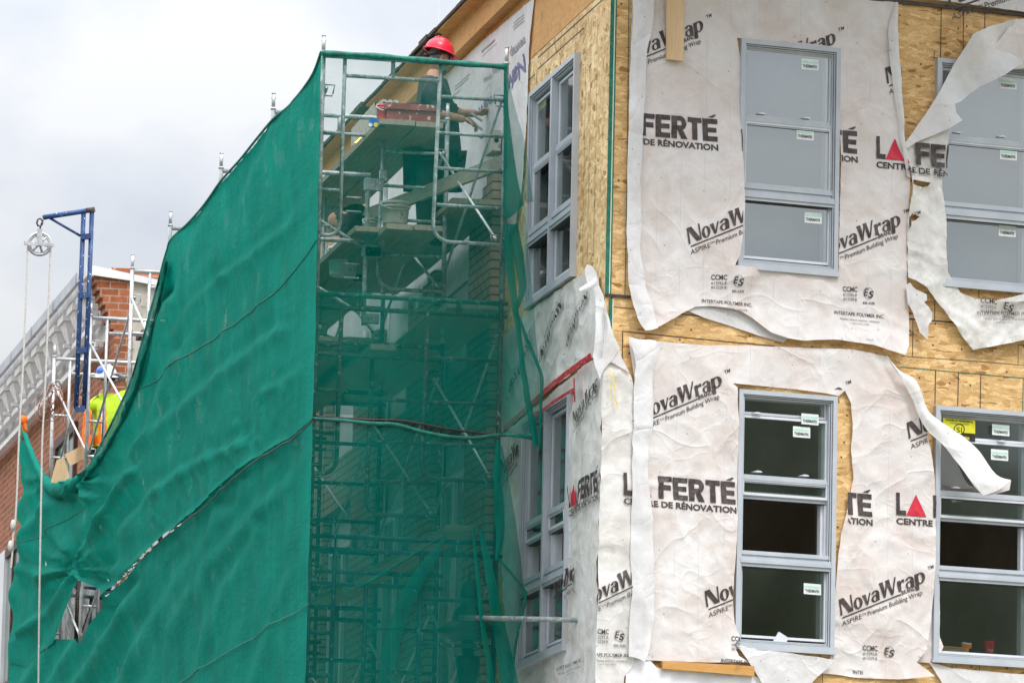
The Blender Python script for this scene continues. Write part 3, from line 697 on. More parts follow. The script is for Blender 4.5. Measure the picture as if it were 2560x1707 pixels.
class Ink:
    """collects printed shapes in px space of one sheet, then lays them on that sheet's creased surface"""
    def __init__(s, pl, off, disp, half=()): s.pl, s.off, s.disp, s.half = pl, off, disp, list(half); s.by = {}
    def put(s, v, f, mat, half=None, step=9):
        h = s.half if half is None else half
        v, f = clip_tris(v, f, h); v, f = grid_cut(v, f, step)
        s.by.setdefault(mat, []).append((v, f))
    def text(s, t, o, xv, yv, mat='ink', bold=0., shear=0., half=None):
        v, f = glyph_text(t, bold, shear)
        s.put([(o[0]+xv[0]*x+yv[0]*y, o[1]+xv[1]*x+yv[1]*y) for x, y in v], f, mat, half)
    def shape(s, polys, o, xv, yv, mat='ink', half=None):
        for p in polys: s.put([(o[0]+xv[0]*x+yv[0]*y, o[1]+xv[1]*x+yv[1]*y) for x, y in p], [list(range(len(p)))], mat, half)
    def build(s, parent, lift=.005, nm='printed_lettering'):
        for mat, L_ in s.by.items():
            m = MB()
            for v, f in L_:
                if not v: continue
                vv = []
                for x, y in v:
                    a, h = s.pl.uv(x, y, s.off); vv.append(s.pl.w(a, h, s.off+s.disp(a, h)+lift))
                m.add(vv, f)
            if m.v: m.build(nm, M[mat], parent)
def stem(x0, x1, y0, y1): return [(x0, y0), (x1, y0), (x1, y1), (x0, y1)]
def oring(cx, cy, rx, ry, ix, iy, t0=0, t1=360, n=16):
    out = []
    for k in range(n):
        a = math.radians(t0+(t1-t0)*k/n); b = math.radians(t0+(t1-t0)*(k+1)/n)
        out.append([(cx+rx*math.cos(a), cy+ry*math.sin(a)), (cx+rx*math.cos(b), cy+ry*math.sin(b)), (cx+ix*math.cos(b), cy+iy*math.sin(b)), (cx+ix*math.cos(a), cy+iy*math.sin(a))])
    return out
def para(x0, x1, y0, X0, X1, y1): return [(x0, y0), (x1, y0), (X1, y1), (X0, y1)]
def logo_glyphs():   # contrast display letters, unit = px of the reference logo
    g = []; x = 0
    g += [para(0, 5, 0, 0, 5, 40), para(22, 35, 0, 0, 13, 40), para(31, 35, 0, 31, 35, 40)]                     # N
    x = 37; g += oring(x+12, 13, 12, 14.5, 4.2, 11.5)                                                           # o
    x = 61; g += [para(9, 13, 0, 0, 10, 27), para(9, 13.5, 0, 19, 23, 27)]                                      # v
    x0 = 61; g[-2:] = [[(px_+x0, py_) for px_, py_ in p] for p in g[-2:]]
    x = 84; g += [stem(x+13, x+22, 0, 20)] + oring(x+9.5, 8, 9.5, 8.8, 3.6, 6) + oring(x+11, 18, 10.8, 9.3, 3.5, 6.2, 0, 165, 10)    # a
    x = 107; q = [para(10, 15, 0, 0, 11, 40), para(10, 15, 0, 19, 23, 38), para(29, 34, 0, 17, 28, 40), para(29, 34, 0, 42, 46, 40)]
    g += [[(px_+x, py_) for px_, py_ in p] for p in q]                                                          # W
    x = 154; g += [stem(x, x+9, 0, 27), [(x+9, 17), (x+13, 21), (x+18, 18), (x+19, 26), (x+13, 27.5), (x+9, 23)]] # r
    x = 174; g += [stem(x+13, x+22, 0, 20)] + oring(x+9.5, 8, 9.5, 8.8, 3.6, 6) + oring(x+11, 18, 10.8, 9.3, 3.5, 6.2, 0, 165, 10)
    x = 198; g += [stem(x, x+9, -13, 27)] + oring(x+13, 13.5, 12.5, 14, 4.5, 11)                                  # p
    return [p[::1] for p in g]
LOGO = logo_glyphs()
def logo(ink, U, ang=22., k=1., half=None, up=(-.13, -1.0), mat='ink', sub=True, xv=None):
    c, s_ = math.cos(math.radians(ang))*k, -math.sin(math.radians(ang))*k
    X = xv or (c, s_); Y = (up[0]*k, up[1]*k)
    def at(x, y): return (U[0]+X[0]*x+Y[0]*y, U[1]+X[1]*x+Y[1]*y)
    ink.shape(LOGO, at(-4, 7), X, Y, mat, half)
    ink.shape([stem(0, 155, -1.6, 1.6)], U, X, Y, mat, half)
    sc_ = lambda w: (X[0]*w, X[1]*w); sy_ = lambda h: (Y[0]*h, Y[1]*h)
    ink.text('TM', at(229, 32), sc_(15), sy_(8.5), mat, .01, 0, half)
    ink.text('BRAND', at(157, -3), sc_(37), sy_(10), mat, .02, 0, half)
    if sub: ink.text('ASPIRE', at(-2, -20), sc_(52), sy_(12), mat, 0, 0, half); ink.text('TM', at(51, -15), sc_(11), sy_(6), mat, 0, 0, half); ink.text('Premium Building Wrap', at(66, -20), sc_(142), sy_(11.5), mat, .004, 0, half)
def block(t):   # heavy block capitals, each letter a list of polygons in a 1x1 cell
    return {'L': [stem(0, .36, 0, 1), stem(.36, .95, 0, .22)], 'F': [stem(0, .37, 0, 1), stem(.37, 1, .78, 1), stem(.37, .92, .4, .62)],
            'E': [stem(0, .37, 0, 1), stem(.37, 1, .78, 1), stem(.37, .94, .4, .61), stem(.37, 1, 0, .22)],
            'R': [stem(0, .36, 0, 1), stem(.36, .62, .79, 1), stem(.36, .62, .38, .58)] + oring(.6, .69, .36, .31, .06, .1, -90, 90, 8) + [para(.62, 1.02, 0, .38, .72, .42)],
            'T': [stem(0, 1, .78, 1), stem(.31, .68, 0, .78)], 'A': [[(0, 0), (1, 0), (.5, .97)]], "'": [[(.35, 1.06), (.75, 1.06), (.95, 1.2), (.8, 1.2)]]}[t]
def laferte(ink, o, xs=1., half=None, xv=None, yv=None, line2=True):
    """store name on the wrap: o = bottom-left px of the L; 279 px long by 57 high"""
    X = xv or (1., .088); Y = yv or (-.02, -1.)
    def at(x, y): return (o[0]+X[0]*x+Y[0]*y, o[1]+X[1]*x+Y[1]*y)
    for ch, x, w, mt in (('L', 0, 24, 'ink'), ('A', 22, 46, 'red'), ('F', 88, 35, 'ink'), ('E', 125, 36, 'ink'), ('R', 164, 39, 'ink'), ('T', 205, 35, 'ink'), ('E', 242, 36, 'ink'), ("'", 242, 36, 'ink')):
        if ch == 'A': x, w = 23, 48
        if ch in 'FERT' or ch == "'": pass
        ink.shape([[(a*w, b*56) for a, b in p] for p in block(ch)], at(x if x < 70 else x, 0), X, Y, mt, half)
    if line2: ink.text('CENTRE DE RÉNOVATION', at(0, -22), (X[0]*279, X[1]*279), (Y[0]*14.5, Y[1]*14.5), 'ink', .032, 0, half)
def cert(ink, o, half=None, xv=(1, .05), yv=(-.02, -1), full=True):
    at = lambda x, y: (o[0]+xv[0]*x+yv[0]*y, o[1]+xv[1]*x+yv[1]*y); sc_ = lambda w: (xv[0]*w, xv[1]*w); sy_ = lambda h: (yv[0]*h, yv[1]*h)
    ink.text('CCMC', at(0, -12), sc_(37), sy_(12), 'ink', .018, 0, half)
    ink.text('#13292-R', at(0, -24), sc_(36.5), sy_(7.5), 'ink', 0, 0, half); ink.text('#13329-R', at(0, -35), sc_(36.5), sy_(7.5), 'ink', 0, 0, half)
    ink.shape(oring(65, -13.5, 12.5, 14.5, 11.7, 13.6, 0, 360, 22), o, xv, yv, 'ink', half)
    ink.text('E', at(53, -20), sc_(13), sy_(17), 'ink', .012, .25, half); ink.text('S', at(64, -24), sc_(14), sy_(16), 'ink', .02, .2, half)
    if full: ink.text('ESR-2235', at(51, -41), sc_(29), sy_(5.5), 'ink', .02, 0, half)
def maker(ink, o, half=None, xv=(1, .09), yv=(-.02, -1), full=True):
    at = lambda x, y: (o[0]+xv[0]*x+yv[0]*y, o[1]+xv[1]*x+yv[1]*y); sc_ = lambda w: (xv[0]*w, xv[1]*w); sy_ = lambda h: (yv[0]*h, yv[1]*h)
    ink.text('INTERTAPE POLYMER INC.', at(0, -9), sc_(126), sy_(8.5), 'ink', .01, 0, half)
    if full:
        ink.text('TRURO, NOVA SCOTIA, CANADA', at(13, -22), sc_(100), sy_(4.6), 'ink', 0, 0, half)
        ink.text('1-800-565-2000', at(40, -30), sc_(46), sy_(4), 'inkpale', 0, 0, half)
def sticker(W_, x, y, w=43, h=27, pl=PA, o=.004):
    m = MB(); quad(m, pl, x-w/2, y-h/2-2, x+w/2, y+h/2-2, o)
    quad(m, pl, x-w/2+2, y-h*.28-2, x+w/2-2, y-h*.10-2, o+.0015, 1)
    s = m.build('sticker', [M['stk'], M['stkg']], W_)
    m2 = MB(); v, f = glyph_text('THERMAFIX', .02)
    vv = [pl.P(x-w*.42+a*w*.84, y+h*.28-1-b*h*.27+.085*(a*w*.84), o+.002) for a, b in v]
    k = m2.add(vv, f); off = len(s.data.vertices)
    # the word joins the sticker's own mesh
    me = s.data; base = BASE[W_.name]
    vs = [vx.co.copy() for vx in me.vertices]+[p-base for p in m2.v]; fs = [list(p.vertices) for p in me.polygons]+[[i+off for i in q] for q in m2.f]
    mi = [p.material_index for p in me.polygons]+[2]*len(m2.f)
    nm = bpy.data.meshes.new('sticker'); nm.from_pydata(vs, [], fs); [nm.materials.append(M[c]) for c in ('stk', 'stkg', 'black')]; nm.polygons.foreach_set('material_index', mi); s.data = nm; bpy.data.meshes.remove(me)
    return s
for (W_, pts) in ((W1, [(2025, 162, -.020), (2013, 337, -.003), (2033, 545, -.010)]), (W2, [(2025, 1048, -.012), (2004, 1080, -.028), (2031, 1472, -.010)]), (W3, [(2520, 210, -.020), (2521, 387, -.003), (2518, 578, -.010)]), (W4, [(2502, 1075, -.015), (2499, 1137, -.028)])):
    for (x, y, o_) in pts: sticker(W_, x, y, o=o_)
# yellow maker's sticker in the lower right window
m = MB(); quad(m, PA, 2357, 1044, 2438, 1077, -.012, 0); quad(m, PA, 2357, 1078, 2438, 1097, -.012, 1)
for p in oring(0, 0, 14, 14, 11.5, 11.5, 0, 360, 20): m.add([PA.P(2398+a, 1073-b, -.009) for a, b in p], [(0, 1, 2, 3)], 1)
for k in range(18):
    a, b = k*20, k*20+20; m.add([PA.P(2398, 1073, -.010)]+[PA.P(2398+11.6*math.cos(math.radians(t)), 1073-11.6*math.sin(math.radians(t)), -.010) for t in (a, b)], [(0, 1, 2)], 0)
def inkquad(txt, x, y, w, h, mi, o=-.008, bold=.01, sl=.085):
    v, f = glyph_text(txt, bold); m.add([PA.P(x+a*w, y-b*h+sl*a*w, o) for a, b in v], f, mi)
inkquad('PORTES ET FENÊTRES SI', 2365, 1051, 66, 4.4, 1, bold=.03); inkquad('SI WINDOWS AND DOORS', 2375, 1058, 47, 2.6, 1); inkquad('SI', 2391, 1080, 14, 13, 1, bold=0); inkquad('06-6406', 2390, 1096, 34, 7, 0, bold=.02)
m.build('sticker', [M['stky'], M['black']], W4)
m = MB(); quad(m, PB, 1345, 282, 1366, 300, -.03, 0, -.9); quad(m, PB, 1346, 262, 1366, 282, -.03, 1, -.9); m.build('sticker', [M['black'], M['stky']], W5)
# ------------------------------------------------------------------ torn house wrap
def sm(x, a, b): t = max(0, min(1, (x-a)/(b-a))); return t*t*(3-2*t)
GW = 'sheets of torn house wrap'
lt = lambda x: (1, 0, x); gt = lambda x: (-1, 0, -x)
def wrapthing(o, label): return tag(o, label, 'house wrap', GW)
# upper sheet round the first window
d1 = crumple(.020, 11)
ex1 = lambda a, h: .045*sm(a, .85, 1.05)*(1-sm(a, 1.2, 1.3))*sm(h, 8.6, 8.95)*(1-sm(h, 9.9, 10.2))+.05*(1-sm(h, 8.25, 8.75))+.02*sm(a, 2.2, 2.6)*noise.noise((0, h*3, 4))
D1 = lambda a, h: d1(a, h)+ex1(a, h)
o1 = [(1582,-40),(1577,100),(1573,230),(1570,400),(1567,520),(1570,640),(1573,720),(1592,790),(1615,826),(1644,818),(1662,808),(1700,786),(1735,768),(1775,765),(1815,770),(1850,778),(1890,806),(1925,833),(1965,848),(2010,853),(2080,850),(2130,856),(2180,864),(2225,880),(2256,889),(2266,865),(2272,800),(2268,690),(2266,600),(2272,520),(2274,450),(2264,392),(2258,310),(2250,200),(2242,80),(2244,8),(2200,3),(2100,-6),(1980,-16),(1800,-40)]
h1_ = [(1842,95),(1900,103),(1970,112),(2040,122),(2099,129),(2097,220),(2098,300),(2101,420),(2098,560),(2096,680),(2088,692),(1960,677),(1832,665),(1845,640),(1852,590),(1857,520),(1857,490),(1851,400),(1850,300),(1853,150)]
S1 = wrapthing(sheet('house_wrap', PA, o1, [h1_], .028, D1, M['wrap'], (.027, .027), seed=11), 'large pinkish wrap sheet stapled round the uncovered upper window')
k1 = Ink(PA, .028, D1)
logo(k1, (1557, 166), half=[gt(1590)]); logo(k1, (1888, 198), half=[(-.117, 1, -127)]); logo(k1, (1725, 617), half=[lt(1852)]); logo(k1, (2049, 653), half=[gt(2097)]); logo(k1, (2220, 217), half=[lt(2252)])
laferte(k1, (1514, 331), half=[gt(1600)]); laferte(k1, (1864, 361), half=[gt(2099)]); laferte(k1, (2190, 397), half=[lt(2264)]); laferte(k1, (1849, 381), half=[lt(1851)], line2=False)
cert(k1, (1777, 687)); cert(k1, (2106, 716)); maker(k1, (1753, 747)); maker(k1, (2084, 776)); k1.text('052620', (2160, 852), (17, 2), (0, -4), 'inkpale')
k1.build(S1)
ribbon('folded_edge', PA, [[(1583,-40,.04),(1608,-40,.075),(1636,-40,.055)],[(1580,60,.045),(1604,60,.08),(1629,62,.055)],[(1576,132,.05),(1597,118,.07),(1617,135,.06)],[(1573,235,.045),(1592,240,.085),(1612,240,.06)],[(1570,350,.045),(1590,352,.08),(1606,350,.06)],[(1566,480,.045),(1585,480,.085),(1600,480,.06)],[(1568,560,.045),(1588,562,.08),(1604,560,.06)],[(1568,640,.045),(1588,640,.09),(1602,640,.065)],[(1572,715,.06),(1594,705,.11),(1610,700,.08)],[(1588,780,.09),(1612,770,.14),(1631,765,.10)],[(1614,829,.11),(1632,826,.15),(1647,820,.12)]], M['wrap_back'], S1, rough=.012)
ribbon('folded_edge', PA, [[(2240,6,.05),(2242,7,.06),(2245,8,.05)],[(2222,70,.05),(2236,66,.09),(2244,64,.06)],[(2224,150,.06),(2240,150,.10),(2250,150,.07)],[(2234,225,.06),(2248,235,.11),(2257,250,.08)],[(2247,310,.06),(2257,325,.11),(2263,340,.08)],[(2260,392,.06),(2266,396,.08),(2270,402,.06)],[(2266,440,.05),(2270,442,.06),(2274,445,.05)]], M['wrap_back'], S1, rough=.008)
b1 = [(1712,774),(1760,795),(1830,816),(1900,840),(1960,856),(1990,820),(1900,770),(1820,750),(1740,752)]
sheet('torn_hem', PA, b1, [], .014, crumple(.012, 5), M['wrap_back'], (.04, .04), S1, seed=5)
# lower sheet round the second window
d2 = crumple(.021, 23)
ex2 = lambda a, h: .04*sm(a, .85, 1.08)*(1-sm(a, 1.2, 1.3))*(.4+.6*math.sin(h*3)**2)+.045*sm(a, 2.35, 2.8)*(1-.5*sm(h, 8, 8.4))
D2 = lambda a, h: d2(a, h)+ex2(a, h)
o2 = [(1572,842),(1592,846),(1640,853),(1750,863),(1842,864),(1980,868),(2127,873),(2215,890),(2240,925),(2262,958),(2290,1005),(2310,1040),(2316,1110),(2330,1195),(2334,1300),(2333,1390),(2327,1485),(2322,1550),(2311,1625),(2287,1655),(2330,1690),(2247,1698),(2147,1693),(2048,1680),(2076,1645),(2078,1632),(2085,1500),(2091,1420),(2100,1335),(2118,1270),(2134,1195),(2127,1130),(2131,1060),(2126,1010),(2112,976),(2097,990),(2068,983),(1980,972),(1900,964),(1826,960),(1838,970),(1838,1000),(1843,1060),(1842,1180),(1840,1290),(1834,1400),(1830,1500),(1834,1560),(1846,1592),(1830,1612),(1842,1640),(1866,1656),(1760,1655),(1657,1651),(1574,1646),(1575,1500),(1578,1300),(1580,1100),(1585,950),(1575,880)]
S2 = wrapthing(sheet('house_wrap', PA, o2, [], .028, D2, M['wrap'], (.027, .027), seed=23), 'large pinkish wrap sheet hanging round the lower window with raised sash')
k2 = Ink(PA, .028, D2)
logo(k2, (1600, 1058), 23, half=[gt(1632)]); logo(k2, (1905, 1081), half=[(-.13, 1, 716), (-.1, -1, -1100)] if False else [(-.117, 1, 728)]); logo(k2, (1905, 1081), half=[gt(2114), (0, -1, -970), (0, 1, 1060)], sub=False); logo(k2, (2272, 1103), half=[lt(2312)]); logo(k2, (2104, 1544)); logo(k2, (1769, 1523), half=[lt(1830)])
laferte(k2, (1558, 1237), half=[gt(1590), lt(1839)]); laferte(k2, (1902, 1267), half=[gt(2118)]); laferte(k2, (2239, 1287), half=[lt(2334)])
cert(k2, (2157, 1612), full=False); cert(k2, (1823, 1590), half=[lt(1845)]); maker(k2, (1797, 1646), half=[lt(1866)], full=False); maker(k2, (2134, 1673), half=[lt(2158)], full=False)
k2.build(S2)
ribbon('hanging_band', PA, [[(1572,842,.05),(1580,845,.07),(1592,850,.05)],[(1588,905,.07),(1612,890,.13),(1644,858,.09)],[(1586,935,.06),(1610,930,.12),(1632,925,.07)],[(1584,1000,.06),(1608,1003,.12),(1633,1010,.07)],[(1582,1070,.06),(1606,1075,.125),(1630,1080,.07)],[(1580,1140,.06),(1600,1142,.11),(1619,1140,.07)],[(1579,1200,.06),(1602,1200,.12),(1622,1200,.07)],[(1578,1300,.06),(1606,1300,.125),(1632,1300,.07)],[(1577,1362,.06),(1605,1362,.125),(1630,1362,.07)],[(1578,1460,.06),(1608,1470,.125),(1637,1485,.08)],[(1574,1560,.06),(1603,1566,.13),(1630,1575,.08)],[(1572,1640,.07),(1594,1643,.12),(1613,1652,.08)]], M['wrap_back'], S2, rough=.014)
ribbon('twisted_flap', PA, [[(2215,887,.06),(2218,893,.08),(2221,899,.06)],[(2250,927,.09),(2253,938,.13),(2250,948,.09)],[(2292,952,.12),(2290,978,.18),(2276,990,.11)],[(2318,1022,.12),(2310,1035,.19),(2298,1042,.12)],[(2342,1046,.13),(2336,1066,.20),(2318,1075,.13)],[(2400,1085,.16),(2384,1110,.24),(2352,1108,.15)],[(2450,1130,.20),(2428,1160,.27),(2392,1155,.19)],[(2490,1185,.24),(2455,1200,.30),(2425,1200,.24)],[(2527,1200,.28),(2500,1222,.30),(2458,1238,.27)]], M['wrap_back'], S2, rough=.008)
tf = [(2420,1192),(2470,1205),(2527,1200),(2523,1225),(2490,1234),(2456,1239),(2434,1215)]
sheet('twisted_flap', PA, tf, [], .215, crumple(.01, 9), M['wrap'], (.04, .04), S2, seed=9)
tri_f = [(1836,1608),(1870,1618),(1960,1630),(2085,1648),(2066,1672),(2048,1686),(2022,1712),(1960,1740),(1912,1722),(1890,1684),(1868,1650)]
sheet('torn_hem', PA, tri_f, [], .05, crumple(.024, 31), M['wrap_back'], (.035, .035), S2, seed=31)
bk = [(2322,1195),(2336,1215),(2347,1290),(2346,1390),(2349,1460),(2349,1590),(2358,1615),(2342,1648),(2328,1656),(2290,1654),(2310,1500),(2322,1300)]
S3 = wrapthing(sheet('house_wrap', PA, bk, [], .012, crumple(.012, 41), M['wrap'], (.036, .036), seed=41), 'narrow wrap strip behind the lower sheet, left of the yellow-stickered window')
k3 = Ink(PA, .012, crumple(.012, 41), [gt(2326), lt(2347)])
laferte(k3, (2289, 1301)); logo(k3, (2139, 1560)); k3.build(S3)
# upper right: twisted strip, tattered sheet, its tab
sA = [(2262,358),(2290,318),(2326,267),(2350,225),(2373,182),(2395,135),(2414,93),(2460,72),(2534,50),(2510,85),(2480,124),(2500,132),(2519,135),(2530,145),(2542,156),(2541,166),(2510,183),(2490,196),(2440,222),(2400,255),(2382,262),(2384,285),(2397,304),(2366,324),(2330,340),(2290,356),(2266,372)]
exA = lambda a, h: .10*sm(a, 2.7, 3.3)+.05*math.sin((a*1.2+h)*7.)*sm(a, 2.75, 3.1)+.05*math.sin((a-h*.9)*9)*sm(a, 2.9, 3.2)
dA = crumple(.02, 51)
S4 = thing('house_wrap', PA.w(2.7, 8.4, .03), 'tattered wrap sheet twisted into a diagonal strip across the upper right window', 'house wrap', GW)
sheet('twisted_flap', PA, sA, [], .075, dA, M['wrap_back'], (.035, .035), S4, seed=51, extra=exA)
sB = [(2480,124),(2534,50),(2640,40),(2640,190),(2590,172),(2560,171),(2520,176),(2490,194),(2535,166),(2541,156),(2519,136)]
sheet('loose_sheet', PA, sB, [], .10, crumple(.02, 53), M['wrap'], (.045, .045), S4, seed=53)
sC = [(2264,372),(2290,354),(2366,322),(2367,345),(2362,420),(2354,445),(2349,472),(2358,510),(2361,560),(2360,620),(2366,680),(2388,716),(2400,733),(2440,748),(2490,752),(2560,740),(2640,728),(2640,838),(2560,850),(2500,863),(2428,876),(2400,835),(2350,770),(2310,722),(2288,703),(2268,694),(2266,600),(2268,540),(2276,470),(2274,440),(2264,392)]
hC = [[(2277,451),(2296,455),(2321,459),(2314,468),(2300,470),(2284,466),(2277,463)], [(2270,545),(2278,535),(2297,543),(2286,552),(2272,556)]]
dC = crumple(.048, 57, 1.2, 1.2); exC = lambda a, h: .02+.03*sm(a, 3.0, 3.4)
DC = lambda a, h: dC(a, h)+exC(a, h)
sheet('loose_sheet', PA, sC, hC, .03, DC, M['wrap_side'], (.026, .026), S4, seed=57)
kC = Ink(PA, .03, DC)
laferte(kC, (2197, 404), half=[gt(2262), lt(2364)], xv=(1, .11)); logo(kC, (2073, 660), half=[gt(2268), lt(2300)]); cert(kC, (2446, 746), xv=(1, .16)); maker(kC, (2437, 779), xv=(1, .03), half=[lt(2560)]); kC.text('052620', (2515, 849), (20, -5), (-1, -4), 'inkpale')
kC.build(S4, .022)
fC = [(2488,752),(2530,742),(2560,734),(2640,720),(2640,752),(2560,753),(2520,754)]
sheet('folded_edge', PA, fC, [], .13, crumple(.008, 3), M['wrap_back'], (.04, .04), S4, seed=3)
tb = [(2266,712),(2276,706),(2290,722),(2313,736),(2315,752),(2308,756),(2318,768),(2330,784),(2328,800),(2318,813),(2319,848),(2298,830),(2288,800),(2276,770),(2268,758)]
sheet('hanging_tab', PA, tb, [], .06, crumple(.03, 61, 2, 2), M['wrap_back'], (.025, .025), S4, seed=61)
# above the flashing
sT = [(1980,-60),(2140,-24),(2280,-6),(2400,8),(2560,30),(2640,38),(2640,-80),(1980,-90)]
dT = crumple(.008, 71)
S5 = wrapthing(sheet('house_wrap', PA, sT, [], .05, dT, M['wrap_back'], (.06, .06), seed=71), 'white wrap sheet above the dark roof flashing, cut by the top edge')
kT = Ink(PA, .05, dT); logo(kT, (2378, 24), 21, 1.35, xv=(1.22, -.42)); kT.build(S5)
# low band of white sheeting at the foot of the picture
sL = [(1566,1636),(1620,1644),(1640,1668),(1660,1674),(1885,1689),(1960,1720),(2020,1716),(2050,1740),(2330,1725),(2390,1700),(2640,1760),(2640,1900),(1600,1900),(1560,1730)]
S6 = wrapthing(sheet('house_wrap', PA, sL, [], .018, crumple(.026, 77), M['poly'], (.04, .04), seed=77), 'creased white sheeting along the wall below the orange batten')
sR = [(2322,1655),(2350,1660),(2380,1669),(2470,1677),(2640,1692),(2640,1900),(2390,1900),(2372,1740),(2352,1700)]
S7 = wrapthing(sheet('house_wrap', PA, sR, [], .03, crumple(.018, 79), M['wrap_back'], (.045, .045), seed=79), 'white wrap flap hanging below the window with the red cup')
# wrap turning the corner: street side
def dBf(amp, seed): f = crumple(amp, seed, .8, 1.25); return f
dB = dBf(.022, 83)
oU = [(1441,694),(1456,684),(1470,676),(1496,690),(1512,760),(1520,830),(1508,905),(1478,893),(1440,922),(1400,955),(1355,992),(1310,1030),(1262,1076),(1252,1086),(1236,1000),(1246,850),(1298,806),(1345,760),(1395,726)]
S8 = wrapthing(sheet('house_wrap', PB, oU, [], .022, dB, M['wrap_side'], (.05, .03), seed=83), 'grey crumpled wrap with upside-down lettering below the angled upper window')
kU = Ink(PB, .022, dB)
logo(kU, (1409, 738), k=1, xv=(-.245, .70), up=(.03, .62), half=[(0, 1, 940), gt(1352)]); logo(kU, (1472, 722), xv=(-.245, .60), up=(.03, .52)); logo(kU, (1333, 835), xv=(-.23, .6), up=(.03, .55), half=[gt(1262)])
kU.build(S8, .022)
oW = [(1480,900),(1508,912),(1507,1000),(1500,1250),(1494,1500),(1488,1760),(1268,1760),(1258,1400),(1248,1092),(1262,1082),(1340,1018),(1400,965)]
wB1 = [PB.uv(*p, .022) for p in ((1437,975),(1419,1090),(1413,1300),(1408,1430),(1418,1500),(1425,1600),(1403,1622),(1298,1668),(1300,1400),(1306,1200),(1312,1070))]
cvt = [PB.uv(*p, .022) for p in oW]
dW = dBf(.026, 89)
S9 = wrapthing(sheet('house_wrap', PB, cvt, [wB1], .022, dW, M['wrap_side'], (.05, .03), seed=89, inpx=False), 'grey dirty wrap round the angled lower window at the building corner')
kW = Ink(PB, .022, dW)
logo(kW, (1441, 1068), xv=(.27, -.45), up=(-.02, -.8)); logo(kW, (1366, 1516), xv=(.46, -.37), up=(-.05, -1.05), half=[gt(1392), lt(1443)]); laferte(kW, (1429, 1270), xv=(.262, -.155), yv=(0, -.98)); logo(kW, (1261, 1198), xv=(.25, -.34), up=(-.03, -1), half=[lt(1306)])
maker(kW, (1400, 1668), xv=(.5, -.2), half=[lt(1470)])
kW.build(S9, .024)
# red sheathing tape
def tapeob(rows, lab):
    o = ribbon('sheathing_tape', PB, [[(x0, y0, .095), (x1, y1, .095)] for x0, y0, x1, y1 in rows], M['tape'], None, nu=2, nv=5, rough=.004); return tag(o, lab, 'tape', 'red tape on the wrap')
tapeob([(1476,882,1481,894),(1440,908,1444,921),(1400,938,1403,951),(1358,974,1361,988),(1320,1010,1323,1022),(1258,1066,1260,1078)], 'long red tape strip running diagonally across the crumpled wrap')
tapeob([(1436,968,1436,976),(1410,983,1410,992),(1385,1000,1385,1009),(1358,1020,1358,1029),(1325,1044,1325,1052)], 'thin red tape strip along the head of the angled lower window')
tapeob([(1434,945,1437,945),(1434,975,1438,975),(1436,1004,1440,1004)], 'short vertical red tape at the corner of the angled lower window')
# wrap turning the corner: front side
oF = [(1504,930),(1530,900),(1552,918),(1575,936),(1592,1000),(1590,1300),(1588,1500),(1584,1660),(1562,1690),(1556,1760),(1489,1760),(1492,1500),(1498,1250),(1504,1050)]
dF = crumple(.036, 97, .75, .75)
S10 = wrapthing(sheet('house_wrap', PA, oF, [], .042, dF, M['wrap_side'], (.036, .036), seed=97), 'white corner wrap with orange drips, left of the hanging band')
kF = Ink(PA, .042, dF, [gt(1492), lt(1592)])
logo(kF, (1452, 1526), 25); cert(kF, (1484, 1571), yv=(-.01, -1)); laferte(kF, (1558, 1237), half=[lt(1592)]); maker(kF, (1454, 1630), xv=(1, .02)); kF.build(S10, .010)
m = MB()
for (x, y, l) in ((1524,925,22),(1526,960,14),(1533,930,60),(1537,985,28),(1541,1003,20),(1523,985,18)):
    p = [PA.P(x+dx, y+dy, .082) for dx, dy in ((-1.2, 0), (1.4, 0), (2.2+l*.04, l*.7), (1.5+l*.06, l), (l*.04, l*.7))]
    m.add(p, [(0, 1, 2, 3, 4)])
m.build('drip_stain', M['yellow'], S10)
cf = [(1462,674),(1468,660),(1480,664),(1491,682),(1493,700),(1506,735),(1520,790),(1532,842),(1548,872),(1530,900),(1506,926),(1497,948),(1486,915),(1480,890),(1485,850),(1487,800),(1487,740),(1480,722),(1472,726)]
S11 = wrapthing(sheet('house_wrap', PA, cf, [], .06, crumple(.028, 103), M['wrap_back'], (.035, .035), seed=103), 'bright white pointed wrap flap folded over the building corner')
ribbon('folded_edge', PA, [[(1447,722,.10),(1450,728,.13),(1455,732,.10)],[(1462,712,.11),(1466,720,.15),(1468,727,.11)],[(1478,702,.11),(1483,711,.15),(1485,719,.11)],[(1490,690,.11),(1494,700,.13),(1495,710,.11)]], M['wrap_back'], S11, rough=.003)
sheet('folded_edge', PA, [(1521,903),(1548,873),(1556,895),(1566,915),(1575,932),(1552,918),(1536,908)], [], .075, crumple(.015, 7), M['wrap_back'], (.03, .03), S11, seed=7)
# wrap on the street wall behind the mason
oC = [(1335,-5),(1322,140),(1318,300),(1305,480),(1290,560),(1240,640),(1100,760),(960,880),(880,700),(960,330),(1060,235),(1140,165),(1235,80)]
dCw = crumple(.014, 107, .5, 1)
S12 = wrapthing(sheet('house_wrap', PB, oC, [], .02, dCw, M['wrap_back'], (.12, .05), seed=107), 'white wrap with mirrored blue lettering on the street wall under the eave')
kS = Ink(PB, .02, dCw)
def mtext(t, o, xv, yv, mat='inkblue', bold=.02): kS.text(t, o, xv, yv, mat, bold)
mtext('newrap', (1313, 92), (-36, 36), (4, 22), 'inkpale'); mtext('Nav', (1312, 135), (-42, 62), (4, 42)); mtext('Y', (1288, 165), (-10, 26), (2, 34))
mtext('Building Wrap', (1262, 155), (-52, 44), (2, 14), 'inkpale', 0); mtext('new', (1232, 240), (-40, 34), (6, 22), 'inkblue')
